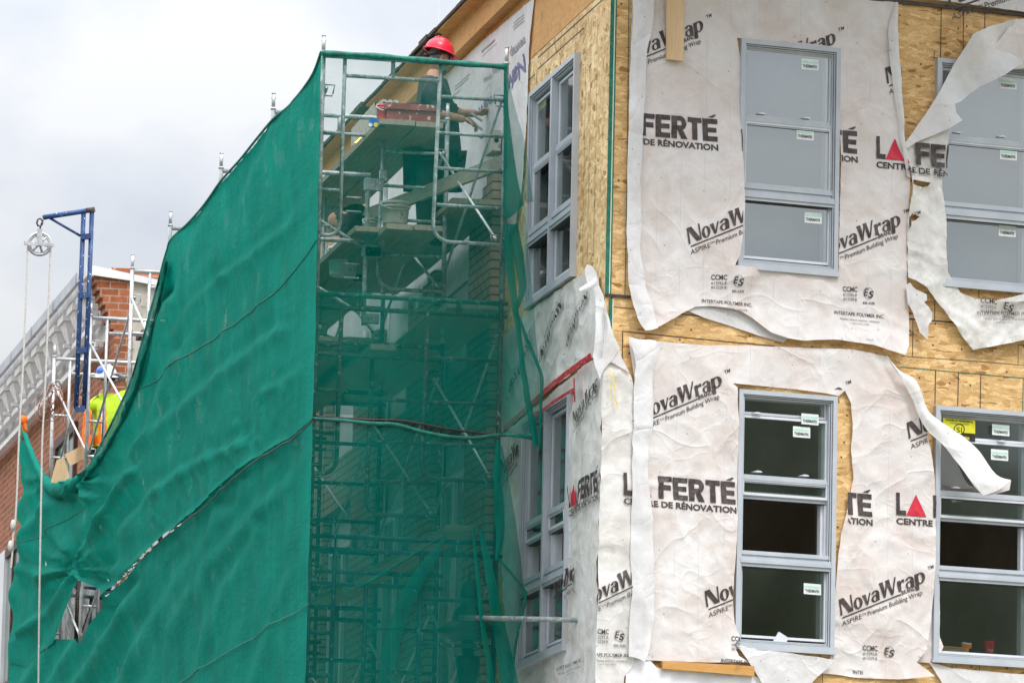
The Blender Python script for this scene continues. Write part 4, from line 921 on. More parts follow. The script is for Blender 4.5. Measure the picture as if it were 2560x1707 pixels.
for k, (x, y, l, th) in enumerate(((1312,36,26,2),(1312,44,28,2),(1312,52,25,2),(1240,98,34,5),(1246,107,40,1.2),(1175,185,36,2),(1172,195,34,2),(1150,225,30,2))):
    kS.shape([[(0, 0), (1, 0), (1, 1), (0, 1)]], (x, y), (-l, l*.86), (0, th), 'inkpale')
kS.build(S12)
# sticks of lumber fixed on the sheets
def board(name, pts, off, th, mat, label, cat):
    m = MB(); a = [PA.P(x, y, off+th) for x, y in pts]; b = [p-PA.n*th for p in a]
    m.hexa([a[0], a[1], b[1], b[0], a[3], a[2], b[2], b[3]]); o = m.build(name, mat); return tag(o, label, cat)
board('lumber_stick', [(1669,148),(1709,153),(1712,-30),(1670,-30)], .055, .038, M['lumber'], 'pale knotty lumber stick nailed upright over the wrap lettering', 'board')
board('batten', [(1657,1670),(1886,1689),(1886,1664),(1657,1651)], .045, .03, M['batten'], 'orange wooden batten pinning the wrap below the lower window', 'board')
# oddments on the window ledges
def boxpx(name, x0, y0, x1, y1, off, th, mat, label, cat, sl=.09):
    m = MB(); a = [PA.P(x0, y1, off), PA.P(x1, y1+sl*(x1-x0), off), PA.P(x1, y0+sl*(x1-x0), off), PA.P(x0, y0, off)]; b = [p-PA.n*th for p in a]
    m.hexa([a[0], a[1], b[1], b[0], a[3], a[2], b[2], b[3]]); return m, name, mat, label, cat
m, *_ = boxpx('c', 2345, 1612, 2422, 1636, -.06, .14, None, '', '')
for k in range(6): m.pbox(PA, PA.uv(2345, 1612)[0]-.004, PA.uv(2422, 1612)[0]+.003+.004*(k % 2), PA.uv(2380, 1638-k*4.4)[1], PA.uv(2380, 1636.4-k*4.4)[1], -.2, -.055+.003*(k % 2))
tag(m.build('cardboard_stack', M['card']), 'stack of folded cardboard on the sill behind the lower right pane', 'cardboard')
m = MB(); c = PA.P(2413, 1622, -.11); m.beam(c+Vector((-.03, 0, .03)), c+Vector((.045, 0, .02)), .05, .03); m.beam(c+Vector((-.03, -.001, .05)), c+Vector((.045, -.001, .04)), .051, .012, 1)
tag(m.build('small_carton', [M['orange'], M['stk']]), 'small orange and white carton on top of the cardboard stack', 'box')
c = PA.P(2473, 1643, -.10); m = MB(); m.lathe(c, [(.030, 0), (.031, .004), (.043, .122), (.046, .124), (.046, .130), (.043, .131), (.040, .126)], 20)
cup = m.build('paper_cup', M['cup'], smooth=True); tag(cup, 'red paper cup standing on the lower right window sill', 'cup')
m = MB(); 
for k in range(9): a = -2.2+.16*k; m.add([c+Vector((math.cos(a+d)*(.037+.001*e+.0012), math.sin(a+d)*(.037+.001*e+.0012), .05+e*.008+.006*math.sin(k))) for d, e in ((0, 0), (.08, 0), (.09, 1.6), (.01, 1.4))], [(0, 1, 2, 3)])
m.build('pale_print', M['stk'], cup)
c = PA.P(2510, 1648, -.09); m = MB(); m.sphere(c+Vector((0, 0, .01)), (.07, .05, .024), 12, 7, 0, lambda p: p*(1+.4*noise.noise(p*3)))
tag(m.build('crumpled_wrapper', M['stk'], smooth=False), 'crumpled white and red wrapper beside the red paper cup', 'wrapper')
m = MB(); a = [PA.P(x, y, .0) for x, y in ((1932,1602),(1965,1606),(1972,1594),(1947,1578))]; b = [p+PA.n*.002 for p in a]; m.hexa([a[0], a[1], a[2], a[3], b[0], b[1], b[2], b[3]])
tag(m.build('taped_note', M['pvcin']), 'grey scrap of plastic taped inside the lower pane of the raised-sash window', 'scrap')
# ------------------------------------------------------------------ new brick facing on the street wall (piers between openings)
bw = thing('brick_facing', (XV, 46.77, 0), 'new taupe brick piers rising against the street wall behind the scaffold', 'brick wall')
piers = [(46.77, 47.75, 10.06), (49.35, 50.6, 9.62), (52.2, 53.4, 9.5), (55.0, 56.2, 9.4), (57.8, 59.0, 9.4), (60.6, 62.0, 9.4)]
PVe = Plane((0, 46.77, 0), (1, 0, 0), (0, -1, 0))
for i, (y0, y1, z) in enumerate(piers):
    m = MB(); z_ = z
    m.pbox(PV, y0, y1, 0, z, -.095, 0)
    for k in range(4 if i == 0 else 3): m.pbox(PV, y0, y0+(y1-y0)*(.62-.18*k), z+.075*k, z+.075*(k+1)-.001, -.095, 0)
    o = m.build('pier', M['brown_brick'], bw)
    ul = o.data.uv_layers.new(name='metres')
    for p in o.data.polygons:
        n = p.normal
        for li in p.loop_indices:
            v = o.data.vertices[o.data.loops[li].vertex_index].co+BASE[bw.name]
            ul.data[li].uv = (v.x, v.z) if abs(n.y) > .7 else (v.y, v.z)
for (y0, y1) in [(47.75, 49.35), (50.6, 52.2), (53.4, 55.0), (56.2, 57.8), (59.0, 60.6)]:
    for (h0, h1) in ((3.4, 5.3), (5.9, 7.9), (8.75, 9.1)):
        m = MB(); m.pbox(PV, y0+.01, y1-.01, h0-.5, h0-.01, -.095, -.004); o = m.build('spandrel', M['brown_brick'], bw)
        ul = o.data.uv_layers.new(name='metres')
        for p in o.data.polygons:
            for li in p.loop_indices:
                v = o.data.vertices[o.data.loops[li].vertex_index].co+BASE[bw.name]; ul.data[li].uv = (v.y, v.z)
    for (h0, h1) in ((3.4, 5.3), (5.9, 7.9)):
        fr = MB(); fr.ring(PB, y0+.06, y1-.06, h0, h1, .05, .022, .07); fr.pbox(PB, (y0+y1)/2-.03, (y0+y1)/2+.03, h0+.05, h1-.05, .022, .065)
        W_ = fr.build('window', M['pvcin'], bld)
        g = MB(); g.add([PB.w(y1-.1, h0+.05, .03), PB.w(y0+.1, h0+.05, .03), PB.w(y0+.1, h1-.05, .03), PB.w(y1-.1, h1-.05, .03)], [(0, 1, 2, 3)]); g.build('pane', M['dglass'], W_)
    j = MB(); j.pbox(PB, y0-.02, y0+.10, 3, 9.9, .024, .034); j.pbox(PB, y1-.10, y1+.02, 3, 9.9, .024, .034); j.build('wrap_strip', M['poly'], bld)
# ------------------------------------------------------------------ green-netted scaffold
FY = [44.53, 47.05, 49.97, 53.16, 55.8, 59.0, 62.1, 65.15]
ZT = 10.77; LV = 1.95
sca = thing('scaffold', (XL, YS, 0), 'tubular frame scaffold wrapped in green netting along the street wall', 'scaffold')
def arc(c, r, a0, a1, n=6):
    return [(c[0]+r*math.cos(math.radians(a0+(a1-a0)*k/n)), c[1]+r*math.sin(math.radians(a0+(a1-a0)*k/n))) for k in range(n+1)]
def frame_mesh(kind, x0=XL, x1=XR, cuts=0):
    """one welded end frame, legs and rungs in one piece; local z=0 is its top"""
    m = MB(); y = 0; q = lambda x, z: Vector((x-XL, y, z))
    L_ = LV-.006; R = .0205
    m.tube([q(x0, 0), q(x0, -L_)], R, 10); m.tube([q(x1, 0), q(x1, -L_)], R, 10)
    zt = -.03; m.tube([q(x0, zt), q(x1, zt)], R, 10)
    if kind == 'a':
        il, ir, z2 = x0+.178, x1-.545, -.185
        m.tube([q(il, z2), q(ir, z2)], .0165, 8); m.tube([q(x0+.575, zt), q(x0+.575, z2)], .018, 8)
        lb, rb = -1.50, -1.50
        m.tube([q(il, zt), q(il-.006, lb+.10)]+[q(*p) for p in arc((il-.106, lb+.10), .10, 0, -90)]+[q(x0, lb)], .0165, 8)
        m.tube([q(ir, zt), q(ir+.004-.035, rb+.14)]+[q(*p) for p in arc((ir+.11, rb+.14), .14, 180, 270)]+[q(x1, rb)], .0165, 8)
        for z in (-.31, -.61, -.90, -1.20): m.tube([q(ir-.01, z), q(x1, z)], .0145, 8)
        for z in (-.66, -1.13): m.tube([q(x0, z), q(il, z)], .0145, 8)
    else:
        il, ir, z2 = x0+.205, x1-.60, -.135
        m.tube([q(x0, z2), q(x1, z2)], R, 10); m.tube([q(x1, z2), q(x1+.055, z2)], .017, 8); m.tube([q(x1, zt), q(x1+.055, zt)], .017, 8)
        for t in (.24, .51, .77): xx = x0+t*(x1-x0); m.box((xx-XL-.02, -.012, z2), (xx-XL+.02, .012, zt))
        lb = -1.48
        m.tube([q(il, z2), q(il-.01, lb+.12)]+[q(*p) for p in arc((il-.13, lb+.12), .12, 0, -90)]+[q(x0, lb)], .019, 8)
        m.tube([q(ir, z2), q(ir-.02, lb+.12)]+[q(*p) for p in arc((ir+.10, lb+.12), .12, 180, 270)]+[q(x1, lb)], .019, 8)
        for z in (-.50, -.86, -1.20): m.tube([q(ir-.01, z), q(x1, z)], .017, 8)
        for z in (-.43, -.80, -1.14): m.tube([q(x0, z), q((x0+il)/2, z-.012), q(il, z)], .018, 8)
    # brace latches on the legs
    for x, s in ((x0, 1), (x1, -1)):
        for z in (-.27, -1.42):
            m.tube([q(x+.02*s, z), q(x+.10*s, z), q(x+.085*s, z-.075)], .007, 5); m.tube([q(x+.02*s, z-.09), q(x+.085*s, z-.09)], .006, 5)
    return m
def mesh_obj(name, mb, mat, smooth=True):
    o = mb.build(name, mat, sca, smooth=smooth); return o
PROTO = {}
def put_frame(kind, Y, ztop, mat, parent=None, lab=None):
    parent = parent or sca; key = (kind, mat)
    if key not in PROTO:
        m = frame_mesh(kind); m.v = [p+BASE[parent.name] for p in m.v]
        o = m.build('frame', M[mat], parent, smooth=True); PROTO[key] = o
    else:
        o = PROTO[key].copy(); COL.objects.link(o); o.parent = parent; 
    o.location = (XL-BASE[parent.name].x, Y-BASE[parent.name].y, ztop)
    if lab: o['label'] = lab
    return o
for i, Y in enumerate(FY[:7]):
    for lv in range(5):
        kind = 'a' if lv == 0 else 'b'
        mat = 'galvd' if lv == 0 else ('bluesteel' if (lv >= 2 or i > 1) else 'rust')
        if i >= 4: kind, mat = ('a', 'galv') if lv < 2 else ('b', 'rust' if lv == 2 else 'bluesteel')
        put_frame(kind, Y, ZT-lv*LV, mat)
    for x in (XL, XR):
        m = MB(); m.tube([(x, Y, ZT-.005), (x, Y, ZT+.13)], .0165, 10); m.tube([(x, Y, ZT+.128), (x, Y, ZT+.134)], .019, 10); m.tube([(x, Y, ZT-.01), (x, Y, ZT+.006)], .025, 10); m.tube([(x-.02, Y-.001, ZT+.09), (x+.02, Y-.001, ZT+.09)], .005, 6)
        m.build('coupling_pin', M['galv'], sca, smooth=True)
        m = MB(); m.tube([(x, Y, ZT-5*LV-.01), (x, Y, .2)], .019, 8); m.box((x-.07, Y-.07, .13), (x+.07, Y+.07, .15)); m.build('base_jack', M['galv'], sca)
def brace(p, q):
    m = MB(); m.tube([p, q], .0125, 8)
    for e_, d in ((p, q), (q, p)):
        e_, d = Vector(e_), Vector(d); t = (d-e_).normalized(); m.tube([e_-t*.015, e_+t*.05], .016, 6)
    m.build('cross_brace', M['galv'], sca, smooth=True)
for i in range(6):
    for lv in range(4 if i < 3 else 3):
        zt = ZT-lv*LV-.30; zb = ZT-lv*LV-1.45
        for x in (XR-.03, XL+.03):
            brace((x, FY[i], zt), (x, FY[i+1], zb)); brace((x-.03, FY[i], zb), (x-.03, FY[i+1], zt))
# bracket arms carrying planks on the left of the second and third frames
def bracket(Y, z, xa=XL+.03, xb=None):
    xb = xb or XL+1.02; m = MB()
    m.tube([(xa, Y, z), (xb, Y, z)], .02, 8); m.tube([(xb-.02, Y, z-.02), (xb-.02, Y, z-.72)], .02, 8); m.tube([(xa, Y, z-.2), (xb-.05, Y, z-.62)], .015, 8)
    m.box((xb-.05, Y-.03, z-.13), (xb+.11, Y+.03, z-.03)); m.box((xb+.08, Y-.03, z-.04), (xb+.14, Y+.03, z+.05)); m.box((xb-.03, Y-.03, z-.70), (xb+.11, Y+.03, z-.62))
    for dz in (-.2, -.32): m.tube([(xb-.07, Y, z+dz), (xb-.2, Y, z+dz)], .008, 6)
    m.build('plank_bracket', M['galvd'], sca)
YB = 46.6
zq = lambda x, y, Y: toward(x, y, Y).z
xq = lambda x, y, Y: toward(x, y, Y).x
for (y0_, x1_) in ((437, 926), (603, 920)): bracket(FY[1]-.1, zq(900, y0_, FY[1]-.1), XL+.02, xq(x1_, y0_, FY[1]-.1))
PI_ = Plane((XL+.22, 0, 0), (0, 1, 0), (-1, 0, 0))
for (p, q_, r, mt) in (((197,1415),(190,1612),.024,'rust'), ((246,1470),(182,1642),.018,'rust'), ((160,1462),(285,1474),.020,'bluesteel'), ((160,1486),(285,1497),.020,'bluesteel'), ((228,1490),(222,1620),.018,'bluesteel')):
    m = MB(); m.tube([PI_.P(*p, .02 if mt == 'rust' else -.15), PI_.P(*q_, .02 if mt == 'rust' else -.15)], r, 8); m.build('ledger', M[mt], sca, smooth=True)
# ------------------------------------------------------------------ planks
GP = 'scaffold planks'
def plank(xa, xb, ytop, Y, length, label, skewx=0., th=.045, tilt=0., mat='plank', rise=0.):
    z = zq((xa+xb)/2, ytop, Y); x0, x1 = xq(xa, ytop, Y), xq(xb, ytop, Y); m = MB(); n = 6; rnd = random.Random(int(xa*7+ytop))
    V = []
    for k in range(n+1):
        t = k/n; yy = Y+length*t; dz = -.012*math.sin(math.pi*t)+rise*t; sx_ = skewx*t
        V.append([(x0+sx_+rnd.uniform(-.003, .003), yy, z-th+dz), (x1+sx_+rnd.uniform(-.003, .003), yy, z-th+dz+tilt), (x1+sx_, yy, z+dz+tilt), (x0+sx_, yy, z+dz)])
    for a, b in zip(V[:-1], V[1:]):
        k = m.add(a+b, [(0, 1, 5, 4), (1, 2, 6, 5), (2, 3, 7, 6), (3, 0, 4, 7)])
    m.add(V[0], [(3, 2, 1, 0)]); m.add(V[-1], [(0, 1, 2, 3)])
    o = m.build('plank', M[mat], None); return tag(o, label, 'plank', GP)
plank(951, 1038, 299, 46.3, 7.4, 'left plank of the topmost pair, under the maroon tool chest')
plank(1040, 1108, 305, 46.3, 7.2, 'right plank of the topmost pair, under the maroon tool chest')
plank(966, 1032, 560, 46.35, 7.6, 'left plank of the pair the mason stands on')
plank(1036, 1106, 563, 46.35, 7.4, 'right plank of the pair the mason stands on')
plank(888, 962, 566, 46.75, 7.2, 'outer plank carrying the mortar buckets, lower middle lift')
plank(1131, 1194, 496, 46.5, 5.2, 'weathered plank on the inner bracket beside the wall')
plank(1196, 1262, 499, 46.5, 5.0, 'blue-ended plank on the inner bracket nearest the brick')
plank(1118, 1190, 757, 45.9, 6., 'inner plank close to the wall in the second lift')
plank(1192, 1276, 761, 45.9, 6., 'plank with a blue tip poking past the right pole')
plank(798, 853, 842, 47.2, 6., 'outermost of three planks in the dark second lift')
plank(866, 936, 843, 47.2, 6., 'middle of three planks in the dark second lift')
plank(926, 990, 861, 46.6, 6., 'innermost of three planks in the dark second lift')
plank(1116, 1192, 1312, 44.62, 7., 'light plank overhanging the third lift towards the viewer', rise=.05)
m = MB(); a = toward(1193, 525, 46.49)
def tipblock(x0, x1, y0, y1, Y, lab):
    A, B = toward(x0, y1, Y), toward(x1, y0, Y); m = MB(); m.box((A.x, Y-.006, A.z), (B.x, Y, B.z)); tag(m.build('painted_tip', M['levelblue']), lab, 'painted end')
# guard boards and diagonal boards
def dboard(name, p, q, w, h, mat, label, cat):
    m = MB(); m.beam(p, q, w, h); return tag(m.build(name, M[mat]), label, cat)
dboard('guard_board', toward(800, 585, 50.2), toward(1262, 404, 45.0), .04, .115, 'plank', 'long sloping guard board crossing in front of the mason’s legs', 'board')
# ------------------------------------------------------------------ debris netting
GN = 'green debris netting'
def px_of(P):
    q = Vector(P)-CAM; z = q.dot(Wd); return 1280+F*q.dot(Rt)/z, 853.5-F*q.dot(Up)/z
def segd(px_, py_, pts):
    best = 1e9
    for (x0, y0), (x1, y1) in zip(pts[:-1], pts[1:]):
        dx, dy = x1-x0, y1-y0; t = max(0, min(1, ((px_-x0)*dx+(py_-y0)*dy)/(dx*dx+dy*dy))); ex, ey = px_-x0-t*dx, py_-y0-t*dy
        d = math.hypot(ex, ey)*(1 if dx*ey-dy*ex > 0 else -1)
        if abs(d) < abs(best): best = d
    return best
SEAM = [(785,1045),(735,1092),(640,1150),(560,1216),(515,1262),(450,1312),(400,1352),(345,1402),(310,1442),(268,1488)]
CREASES = [([(795,470),(730,560),(640,640),(560,690)], 16, .03), ([(560,690),(480,770),(430,850)], 14, .025), ([(790,900),(720,955),(660,985)], 14, .03), ([(700,830),(600,900),(470,1010),(380,1090),(300,1140)], 18, .035),
           ([(610,1110),(480,1170),(380,1240),(300,1330)], 16, .035), ([(770,1160),(640,1290),(520,1420),(430,1580)], 20, .03), ([(760,1400),(690,1520),(640,1707)], 18, .03), ([(420,760),(380,900),(320,1050),(230,1180)], 22, .06), ([(440,900),(370,1080),(300,1200),(215,1400)], 20, .07),
           ([(340,1180),(270,1300),(205,1400)], 13, .08), ([(560,1290),(470,1420),(380,1560),(300,1707)], 22, .035), ([(330,1480),(280,1580),(210,1707)], 20, .05), ([(200,1200),(120,1275),(60,1340)], 16, .05), ([(195,1420),(120,1440),(50,1420)], 16, .06), ([(60,1090),(75,1250),(60,1450)], 14, .05),
           ([(195,1425),(150,1490),(105,1545),(60,1580)], 15, .07), ([(110,1190),(130,1330),(190,1418)], 18, .05), ([(160,1225),(180,1240),(250,1245)], 12, .05), ([(520,540),(470,650),(440,760)], 14, .02), ([(690,320),(640,420),(600,520)], 14, .02), ([(650,1330),(560,1480),(480,1707)], 18, .025)]
for (x, y) in ((735,1092),(672,1130),(610,1178),(540,1238),(480,1290),(425,1332)):
    for (dx, dy, w_, a_) in ((-22,-120,9,.028),(8,-75,7,.018),(-45,-50,8,.022),(-8,70,9,.016)): CREASES.append(([(x, y), (x+dx*.5+3, y+dy*.5), (x+dx, y+dy)], w_, a_))
for p_ in ([(352,1470),(338,1590),(318,1720)], [(432,1420),(424,1560),(412,1720)], [(524,1350),(516,1520),(500,1720)], [(640,1260),(652,1480),(640,1720)], [(720,1200),(724,1400),(712,1720)], [(470,860),(440,980),(400,1100)], [(560,760),(550,900),(530,1010)], [(650,560),(655,700),(640,860)]): CREASES.append((p_, 13, .018))
def netdisp(px_, py_, seed=0):
    n = noise.noise; P3 = Vector
    d = .048*n(P3((px_*.006, py_*.0035, 3+seed)))+.014*n(P3((px_*.022, py_*.009, 8+seed)))+.006*n(P3((px_*.06, py_*.03, 2+seed)))
    # shallow pleats running down the slope of the fabric
    d += .010*math.sin((px_*.8+py_*.55)*.075+3*n(P3((px_*.004, py_*.004, 1))))*(.4+.6*max(0, n(P3((px_*.005, py_*.005, 5)))))
    left = sm(-px_, -430, -250)
    d += left*(.034*math.sin((px_*.9+py_*.5)*.085+2.5*n(P3((px_*.008, py_*.006, 11))))+.03*n(P3((px_*.016, py_*.008, 21))))
    g = 1-.9*math.exp(-(segd(px_, py_, SEAM)/20)**2)
    for pts, w, am in CREASES:
        x0 = min(p[0] for p in pts)-60; x1 = max(p[0] for p in pts)+60
        if not x0 < px_ < x1: continue
        s = segd(px_, py_, pts)/w
        if abs(s) < 4: d += am*g*(math.exp(-s*s)-.6*math.exp(-(s-1.5)**2))
    for (gx, gy, am, fq) in ((200, 1200, .085, 7), (193, 1421, .10, 9), (115, 1205, .05, 6)):
        r = math.hypot(px_-gx, py_-gy)
        if r < 200: d += am*math.sin(fq*math.atan2(py_-gy, px_-gx)+r*.01)*math.exp(-r/75)*min(1, r/18)
    s = segd(px_, py_, SEAM)
    if abs(s) < 40: d += .035*math.exp(-(s/9)**2)*(1 if s > 0 else .4)
    return d*(.12+.88*sm(803-.0265*(py_-130)-px_, 4, 95))
TOP = [(803,130),(786,178),(762,217),(724,264),(684,297),(642,347),(602,397),(553,452),(525,492),(500,525),(468,560),(428,598),(418,625),(409,655),(394,712),(376,780),(354,860),(328,950),(302,1010),(272,1072),(242,1130),(217,1175),(203,1198)]
side = TOP+[(190,1204),(160,1208),(135,1208),(115,1204),(100,1178),(84,1145),(68,1105),(53,1060),(48,1085),(45,1130),(42,1250),(38,1400),(28,1520),(21,1655),(60,1668),(90,1640),(132,1608),(149,1561),(170,1503),(186,1456),(193,1424),(217,1448),(240,1468),(266,1483),
             (312,1440),(346,1401),(400,1351),(450,1311),(515,1261),(560,1215),(640,1149),(735,1091),(782,1045),(788,850),(790,700),(797,420)]
low = [(782,1040),(735,1087),(640,1146),(560,1212),(515,1259),(450,1310),(402,1353),(348,1406),(314,1446),(268,1486),(250,1518),(220,1570),(194,1610),(190,1597),(160,1597),(135,1596),(118,1622),(96,1632),(70,1652),(22,1640),(12,1800),(0,1860),(752,1860),(766,1660),(775,1300)]
def net_side(name, outline, label, seed, off=.095):
    def disp(a, h): x, y = px_of(PN.w(a, h, off)); return netdisp(x, y, 0)
    o = sheet(name, PN, outline, [], off, disp, M['nets'], (.14, .04), wobble=.008, seed=seed); return tag(o, label, 'netting', GN)
NS = net_side('debris_net', side, 'dense green net draped down the long street side, upper length above the laced seam', 3)
net_side('debris_net', low, 'dense green net below the laced diagonal seam at the lower left', 5, .082)
# lacing cord along the seam and hem along the top
def cord(name, pts, off, r, mat, label, cat, pl=PN, amp=0, n=6, par=None):
    P = [pl.P(x, y, off) for x, y in pts]; P = cspline(P, n)
    P = [p+pl.n*amp*math.sin(i*1.7)+Vector((0, 0, amp*math.cos(i*2.3))) for i, p in enumerate(P)]
    m = MB(); m.tube(P, r, 6); o = m.build(name, M[mat], par, smooth=True)
    return tag(o, label, cat) if label else o
cord('lacing_cord', [(x, y+1) for x, y in SEAM], .13, .007, 'black', None, None, amp=.004, par=NS)
cord('hem_cord', TOP, .10, .012, 'hem', None, None, par=NS)
rnd = random.Random(2)
for k in range(26):
    t = k/25*(len(SEAM)-1); i = min(int(t), len(SEAM)-2); f_ = t-i; x = SEAM[i][0]*(1-f_)+SEAM[i+1][0]*f_; y = SEAM[i][1]*(1-f_)+SEAM[i+1][1]*f_
    if x < 500 and rnd.random() < .7: m = MB(); m.tube([PN.P(x-4, y+1, .15), PN.P(x, y, .155), PN.P(x+4, y-4, .15)], .007, 5); m.build('lacing_tie', M['stk'], NS)
def onnet(pts, lift, n=6):
    out = []
    for q in cspline([Vector((x, y, 0)) for x, y in pts], n):
        a, h = PN.uv(q.x, q.y, .095); out.append(PN.w(a, h, .095+netdisp(q.x, q.y)+lift))
    return out
for pts in ([(792,600),(765,640),(700,720),(630,775),(560,825),(470,890),(380,955),(300,1015)], [(774,1508),(735,1535),(680,1560),(620,1600),(540,1650),(440,1707)], [(45,1365),(90,1345),(150,1310),(197,1275)]):
    m = MB(); m.tube(onnet(pts, .004), .0045, 5); m.build('sewn_seam', M['hem'], NS)
# the folded-back upper edge and the gathered swag at the lowered corner
rows = []
for (x, y, wd) in ((412,650,8),(396,715,12),(378,780,14),(356,862,16),(330,952,18),(303,1015,20),(273,1078,20),(243,1134,18),(220,1172,14),(204,1196,8)):
    rows.append([(x-1, y-2, .11), (x+wd*.5, y+wd*.35, .17), (x+wd, y+wd*.6, .12)])
ribbon('folded_edge', PN, rows, M['netd'], NS, nu=4, nv=5, rough=.02, flat=1)
for pts, r in (([(206,1190),(196,1206),(170,1222),(140,1224),(116,1206),(106,1188)], [.03,.07,.10,.09,.06,.03]), ([(112,1204),(100,1180),(84,1146),(68,1104),(54,1060)], [.05,.04,.035,.03,.02])):
    P = cspline([PN.P(x, y, .13) for x, y in pts], 4); R2 = [r[min(len(r)-1, int(i/4))]*(1-(i % 4)/4)+r[min(len(r)-1, int(i/4)+1)]*((i % 4)/4) for i in range(len(P))]
    m = MB(); m.tube([p+Vector((0, 0, .012*math.sin(i*2.1))) for i, p in enumerate(P)], R2, 10); m.build('gathered_swag', M['nets'], NS, smooth=True)
# end netting facing the viewer
def flatnet(name, outline, Y, label, seed, mat='net', amp=.018, extra=None, par=None, res=(.05, .05)):
    pl = PY(Y); f = crumple(amp, seed, .8, .5)
    o = sheet(name, pl, outline, [], 0, f, M[mat], res, seed=seed, extra=extra, parent=par); return tag(o, label, 'netting', GN) if label else o
eu = [(803,133),(900,137),(1040,149),(1180,160),(1268,166),(1259,540),(1252,760),(1241,1090),(1200,1093),(1130,1085),(1060,1068),(1000,1058),(900,1050),(782,1045),(790,700),(797,420)]
EU = flatnet('debris_net', eu, YS-.06, 'sheer green net across the end frames, upper drop with the mason seen through', 13)
el = [(782,1048),(900,1053),(1000,1061),(1060,1073),(1130,1090),(1200,1097),(1238,1093),(1240,1300),(1236,1800),(762,1800),(770,1400)]
EU2 = flatnet('debris_net', [(792,722),(900,728),(1050,738),(1252,752),(1240,1078),(1130,1074),(1000,1046),(900,1038),(784,1034),(788,850)], YS-.035, 'added inner net layer darkening the upper drop, from the second lift down', 29, 'netm')  # added layer, stands in for the darker backdrop behind the same net
EL = flatnet('debris_net', el, YS-.075, 'sheer green net across the end frames, lower drop below the sagging rope', 17, 'netl', amp=.03)
m = MB(); pts = [(806,134),(900,138),(1000,146),(1100,155),(1190,162),(1268,168)]
P = cspline([PY(YS-.05).P(x, y, 0) for x, y in pts], 6); m.tube(P, [.024+.004*math.sin(i*.9) for i in range(len(P))], 10)
m.build('rolled_hem', M['hem'], EU, smooth=True)
P = cspline([PY(YS-.09).P(x, y, 0) for x, y in ((778,1046),(850,1050),(930,1058),(990,1061),(1060,1080),(1130,1092),(1190,1094),(1234,1088),(1290,1088),(1330,1095))], 6)
m = MB(); m.tube(P, .016, 8); m.build('rolled_hem', M['hem'], EL, smooth=True)
P = cspline([PY(YS-.085).P(x, y, 0) for x, y in ((785,1040),(900,1048),(1010,1052),(1120,1072),(1232,1086))], 6); m = MB(); m.tube(P, .010, 6); m.build('rolled_hem', M['black'], EL, smooth=True)
# loose skirts of net hanging off the right pole
f1 = [(1256,162),(1267,166),(1276,200),(1286,250),(1312,380),(1337,502),(1310,512),(1275,545),(1262,562),(1256,620),(1255,400)]
F1 = flatnet('debris_net', f1, YS-.10, 'loose triangular green net corner hanging from the top right pole', 19, 'netm', extra=lambda a, h: .06*math.sin(a*30))
f2 = [(1259,170),(1266,200),(1272,290),(1285,390),(1298,470),(1310,512),(1290,532),(1272,548),(1260,540)]
flatnet('net_fold', f2, YS-.13, None, 20, 'netd', par=F1)
f3 = [(1262,560),(1275,545),(1310,512),(1316,620),(1330,725),(1336,800),(1352,930),(1357,1000),(1353,1060),(1348,1120),(1336,1118),(1333,1098),(1290,1092),(1242,1086),(1245,760),(1252,640)]
n5 = flatnet('debris_net', f3, YS-.11, 'long loose net strip hanging between the right pole and the angled windows', 21, 'netm', extra=lambda a, h: .05*math.sin(a*22+h))
def strip(pts, w, Y, par, mat='netd'):
    rows = []
    for i, (x, y) in enumerate(pts):
        ww = w[i] if isinstance(w, (list, tuple)) else w
        rows.append([(x-ww/2, y, 0), (x, y, .03), (x+ww/2, y, 0)])
    return ribbon('net_fold', PY(Y), rows, M[mat], par, nu=4, nv=5, rough=.006)
strip([(1268,560),(1272,640),(1290,783),(1300,860),(1316,980),(1330,1060),(1338,1112)], [8, 22, 14, 12, 15, 17, 14], YS-.15, n5)
strip([(1292,783),(1322,860),(1352,932),(1353,990),(1351,1060),(1347,1124)], [9, 10, 9, 8, 8, 8], YS-.16, n5)
strip([(1284,560),(1296,640),(1306,720),(1290,780)], [22, 26, 18, 8], YS-.14, n5)
f4 = [(1238,1092),(1247,1098),(1256,1122),(1271,1220),(1288,1320),(1301,1390),(1314,1482),(1310,1520),(1290,1610),(1278,1707),(1270,1800),(1232,1800),(1240,1300)]
n6 = flatnet('debris_net', f4, YS-.12, 'loose lower net skirt bulging over the right pole near the street lamp', 25, 'netl', extra=lambda a, h: .06*math.sin(a*20+h*.5))
strip([(1247,1395),(1275,1430),(1302,1462),(1314,1484),(1304,1540),(1290,1600),(1284,1650)], [7, 8, 8, 8, 7, 6, 5], YS-.17, n6)
strip([(1246,1098),(1244,1200),(1248,1280),(1250,1340),(1244,1400)], [10, 20, 26, 20, 10], YS-.15, n6)
strip([(1185,1318),(1192,1420),(1204,1540),(1222,1660),(1232,1760)], [7, 10, 12, 16, 18], YS-.14, n6)
strip([(1112,1340),(1075,1400),(1030,1470),(990,1570),(960,1707)], [10, 34, 44, 40, 36], YS-.12, n6, 'netl')
strip([(1120,1330),(1010,1400),(930,1450),(860,1480)], [6, 16, 20, 10], YS-.13, n6, 'netl')
strip([(1200,1318),(1222,1420),(1242,1540),(1266,1660),(1280,1760)], [6, 22, 30, 40, 44], YS-.15, n6)
